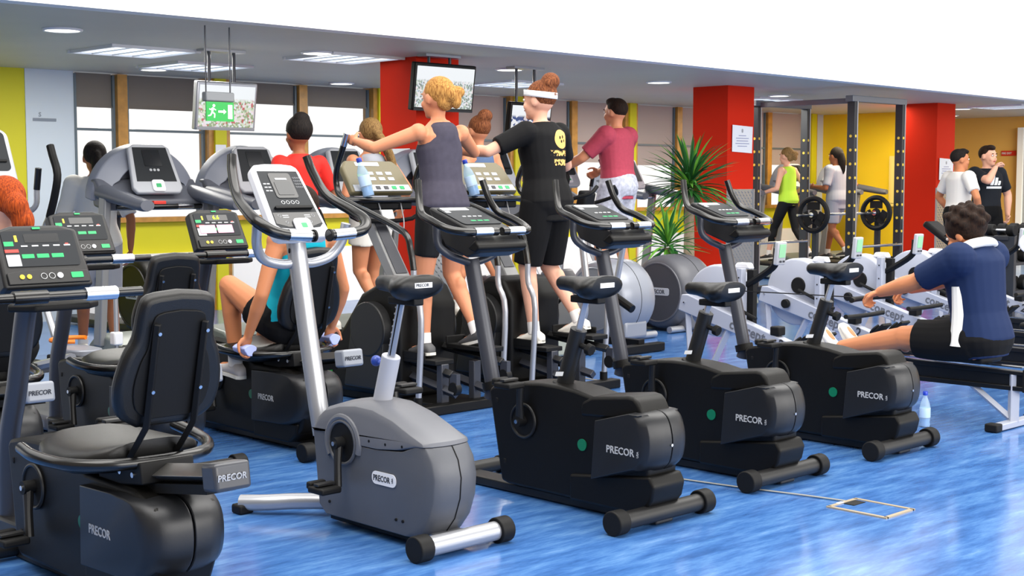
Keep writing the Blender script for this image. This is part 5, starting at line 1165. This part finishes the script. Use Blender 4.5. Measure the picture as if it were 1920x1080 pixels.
# men talking
person('man in white T-shirt and black shorts standing in profile by the column', (16.25, 8.72, 0), -115, 1.78, (0, 0, .95), (0, .03, 1), [(-.12, 0, .09), (.12, .05, .09)], [(-.26, .10, .98), (.27, .12, .98)], skin4, 'short', h_black, ('tee', whc, .7, -.10, .022), ('shorts', blk_c, .95, .03), '#c9c5bd', fem=False, vox=.011, elbow=((-1, -.5, 0), (1, -.5, 0)), curl=45, head_yaw=20)
def adi(m):
    nt = m.node_tree; b = nt.nodes['Principled BSDF']; tc = nt.nodes.new('ShaderNodeTexCoord'); sp = nt.nodes.new('ShaderNodeSeparateXYZ'); nt.links.new(tc.outputs['Object'], sp.inputs[0]); M = ell_mask(nt, None, 0, 0, 0, 0); X, Y, Z = sp.outputs
    z = M('DIVIDE', M('SUBTRACT', Z, 1.33), 1.4); bars = None
    for k, (cx, h) in enumerate(((-.06, .04), (.0, .07), (.06, .1))):
        xs = M('SUBTRACT', X, M('ADD', cx, M('MULTIPLY', z, -.55))); g = M('MULTIPLY', M('LESS_THAN', M('ABSOLUTE', xs), .024), M('MULTIPLY', M('GREATER_THAN', z, 0), M('LESS_THAN', z, h))); bars = g if bars is None else M('MAXIMUM', bars, g)
    ln = M('MULTIPLY', M('LESS_THAN', M('ABSOLUTE', X), .125), M('LESS_THAN', M('ABSOLUTE', M('SUBTRACT', Z, 1.30)), .014)); fac = M('MULTIPLY', M('MAXIMUM', bars, ln), M('GREATER_THAN', Y, 0))
    mx = nt.nodes.new('ShaderNodeMixRGB'); mx.inputs[1].default_value = b.inputs['Base Color'].default_value; mx.inputs[2].default_value = rgba('#dfe2e6'); nt.links.new(fac, mx.inputs[0]); nt.links.new(mx.outputs[0], b.inputs['Base Color'])
person('man in dark T-shirt with white chest emblem facing the camera', (17.05, 8.75, 0), 160, 1.84, (0, 0, .98), (0, .02, 1), [(-.13, 0, .09), (.13, 0, .09)], [(-.30, .08, .95), (.06, .22, 1.55)], skin2, 'short', h_dbr, ('tee', printed('charcoal_printed_cotton', '#191d24', adi), .75, -.10, .024), ('shorts', blk_c, .95, .03), '#c9c5bd', fem=False, vox=.011, elbow=((-1, -.3, 0), (1, .2, -.8)), curl=50, head_yaw=-10, bulk=1.08)
# runners facing the windows
redc = mat('red_cotton', '#e02318', .8); maroon = mat('maroon_cotton', '#a5384c', .85, var=.1, vscale=40); plaid = mat('pale_plaid_cotton', '#b9bccb', .85, var=.35, vscale=30); lime = mat('lime_cotton', '#b8e23c', .8); gcot = mat('grey_cotton', '#9a9fae', .85); bluec = mat('slate_blue_cotton', '#53688c', .85)
run = dict(vox=.011, curl=60, palm=((1, 0, 0), (-1, 0, 0)), elbow=((-.2, -1, -.3), (.2, -1, -.3)))
person('man in red T-shirt with dark hair on treadmill, seen from behind', (5.93, 8.35, 0), -6, 1.68, (0, 0, 1.06), (0, .05, 1), [(-.1, .22, .30), (.1, -.25, .40)], [(-.22, .05, 1.25), (.25, .26, 1.32)], skin3, 'afrobun', h_black, ('tee', redc, .75, -.10, .012), ('shorts', blk_c, .9, .025), '#d9d4cc', bulk=.95, **run)
person('girl with long brown hair, grey vest and white shorts on treadmill', (6.66, 8.45, 0), -8, 1.62, (0, 0, 1.10), (0, .04, 1), [(-.08, -.22, .42), (.1, .22, .30)], [(-.22, .22, 1.25), (.26, .0, 1.15)], skin1, 'long', h_lbr, ('tank', grc, 0, -.03, .012), ('shorts', whc, .5, .02), '#e9e6e0', **run)
person('girl with brown bun and slate blue vest beyond the blonde woman', (7.80, 8.45, 0), 0, 1.66, (0, 0, 1.14), (0, .04, 1), [(-.1, .2, .30), (.1, -.25, .40)], [(-.25, .1, 1.2), (.25, .2, 1.3)], skin1, 'bun', h_brown, ('tank', bluec, 0, -.06, .012), ('shorts', bluec, .5, .02), '#d9d4cc', **run)
person('man in maroon T-shirt and pale checked shorts on dark elliptical', (10.05, 8.93, 0), 10, 1.80, (0, 0, 1.33), (0, .05, 1), [(-.14, .12, .46), (.14, -.02, .46)], [(-.30, .45, 1.50), (.30, .40, 1.48)], skin1, 'short', h_dbr, ('tee', maroon, .8, -.12, .026), ('shorts', plaid, .95, .035), '#c9c5bd', fem=False, vox=.011, curl=60, elbow=((-.8, -.3, -.6), (.8, -.3, -.6)), bulk=1.08)
person('woman in white top with long black hair walking at left window', (5.22, 10.1, 0), -20, 1.68, (0, 0, .90), (0, .02, 1), [(-.1, .2, .09), (.1, -.2, .12)], [(-.2, .2, .95), (.25, -.05, .85)], skin3, 'longblack', h_black, ('tee', whc, .9, -.12, .03), ('shorts', grc, .9, .02), '#d9d4cc', vox=.011, curl=30)
person('woman in lime green tank top and black leggings on far treadmill', (16.65, 11.55, 0), 0, 1.62, (0, 0, 1.10), (0, .06, 1), [(-.1, .28, .30), (.1, -.30, .38)], [(-.25, .25, 1.22), (.28, .1, 1.2)], skin2, 'pony', h_lbr, ('tank', lime, 0, -.08, .014), ('leggings', blk_l, 1.6, .006), '#2a2a2c', **run)
person('runner in pale grey T-shirt with dark hair on far treadmill', (17.75, 11.45, 0), -5, 1.66, (0, 0, 1.10), (0, .06, 1), [(-.1, -.25, .38), (.1, .25, .30)], [(-.22, .25, 1.3), (.25, .05, 1.2)], skin3, 'longblack', h_black, ('tee', gcot, .85, -.14, .03), ('shorts', gcot, .8, .02), '#3a3a3c', **run)
person('person with red ponytail seated at far left edge', (2.60, 5.56, 0), 0, 1.62, (0, .40, .645), (0, -.15, 1), [(-.13, .95, .22), (.13, .90, .50)], [(-.2, .7, .98), (.2, .7, .98)], skin2, 'redpony', h_red, ('tank', mat('pale_green_cotton', '#a9c8b4', .8), 0, -.07, .012), ('shorts', blk_c, .5, .016), '#b9b4b4', knee=((-.1, .3, 1), (.1, .3, 1)), vox=.011, toes=[(0, 1, .1), (0, 1, .3)])
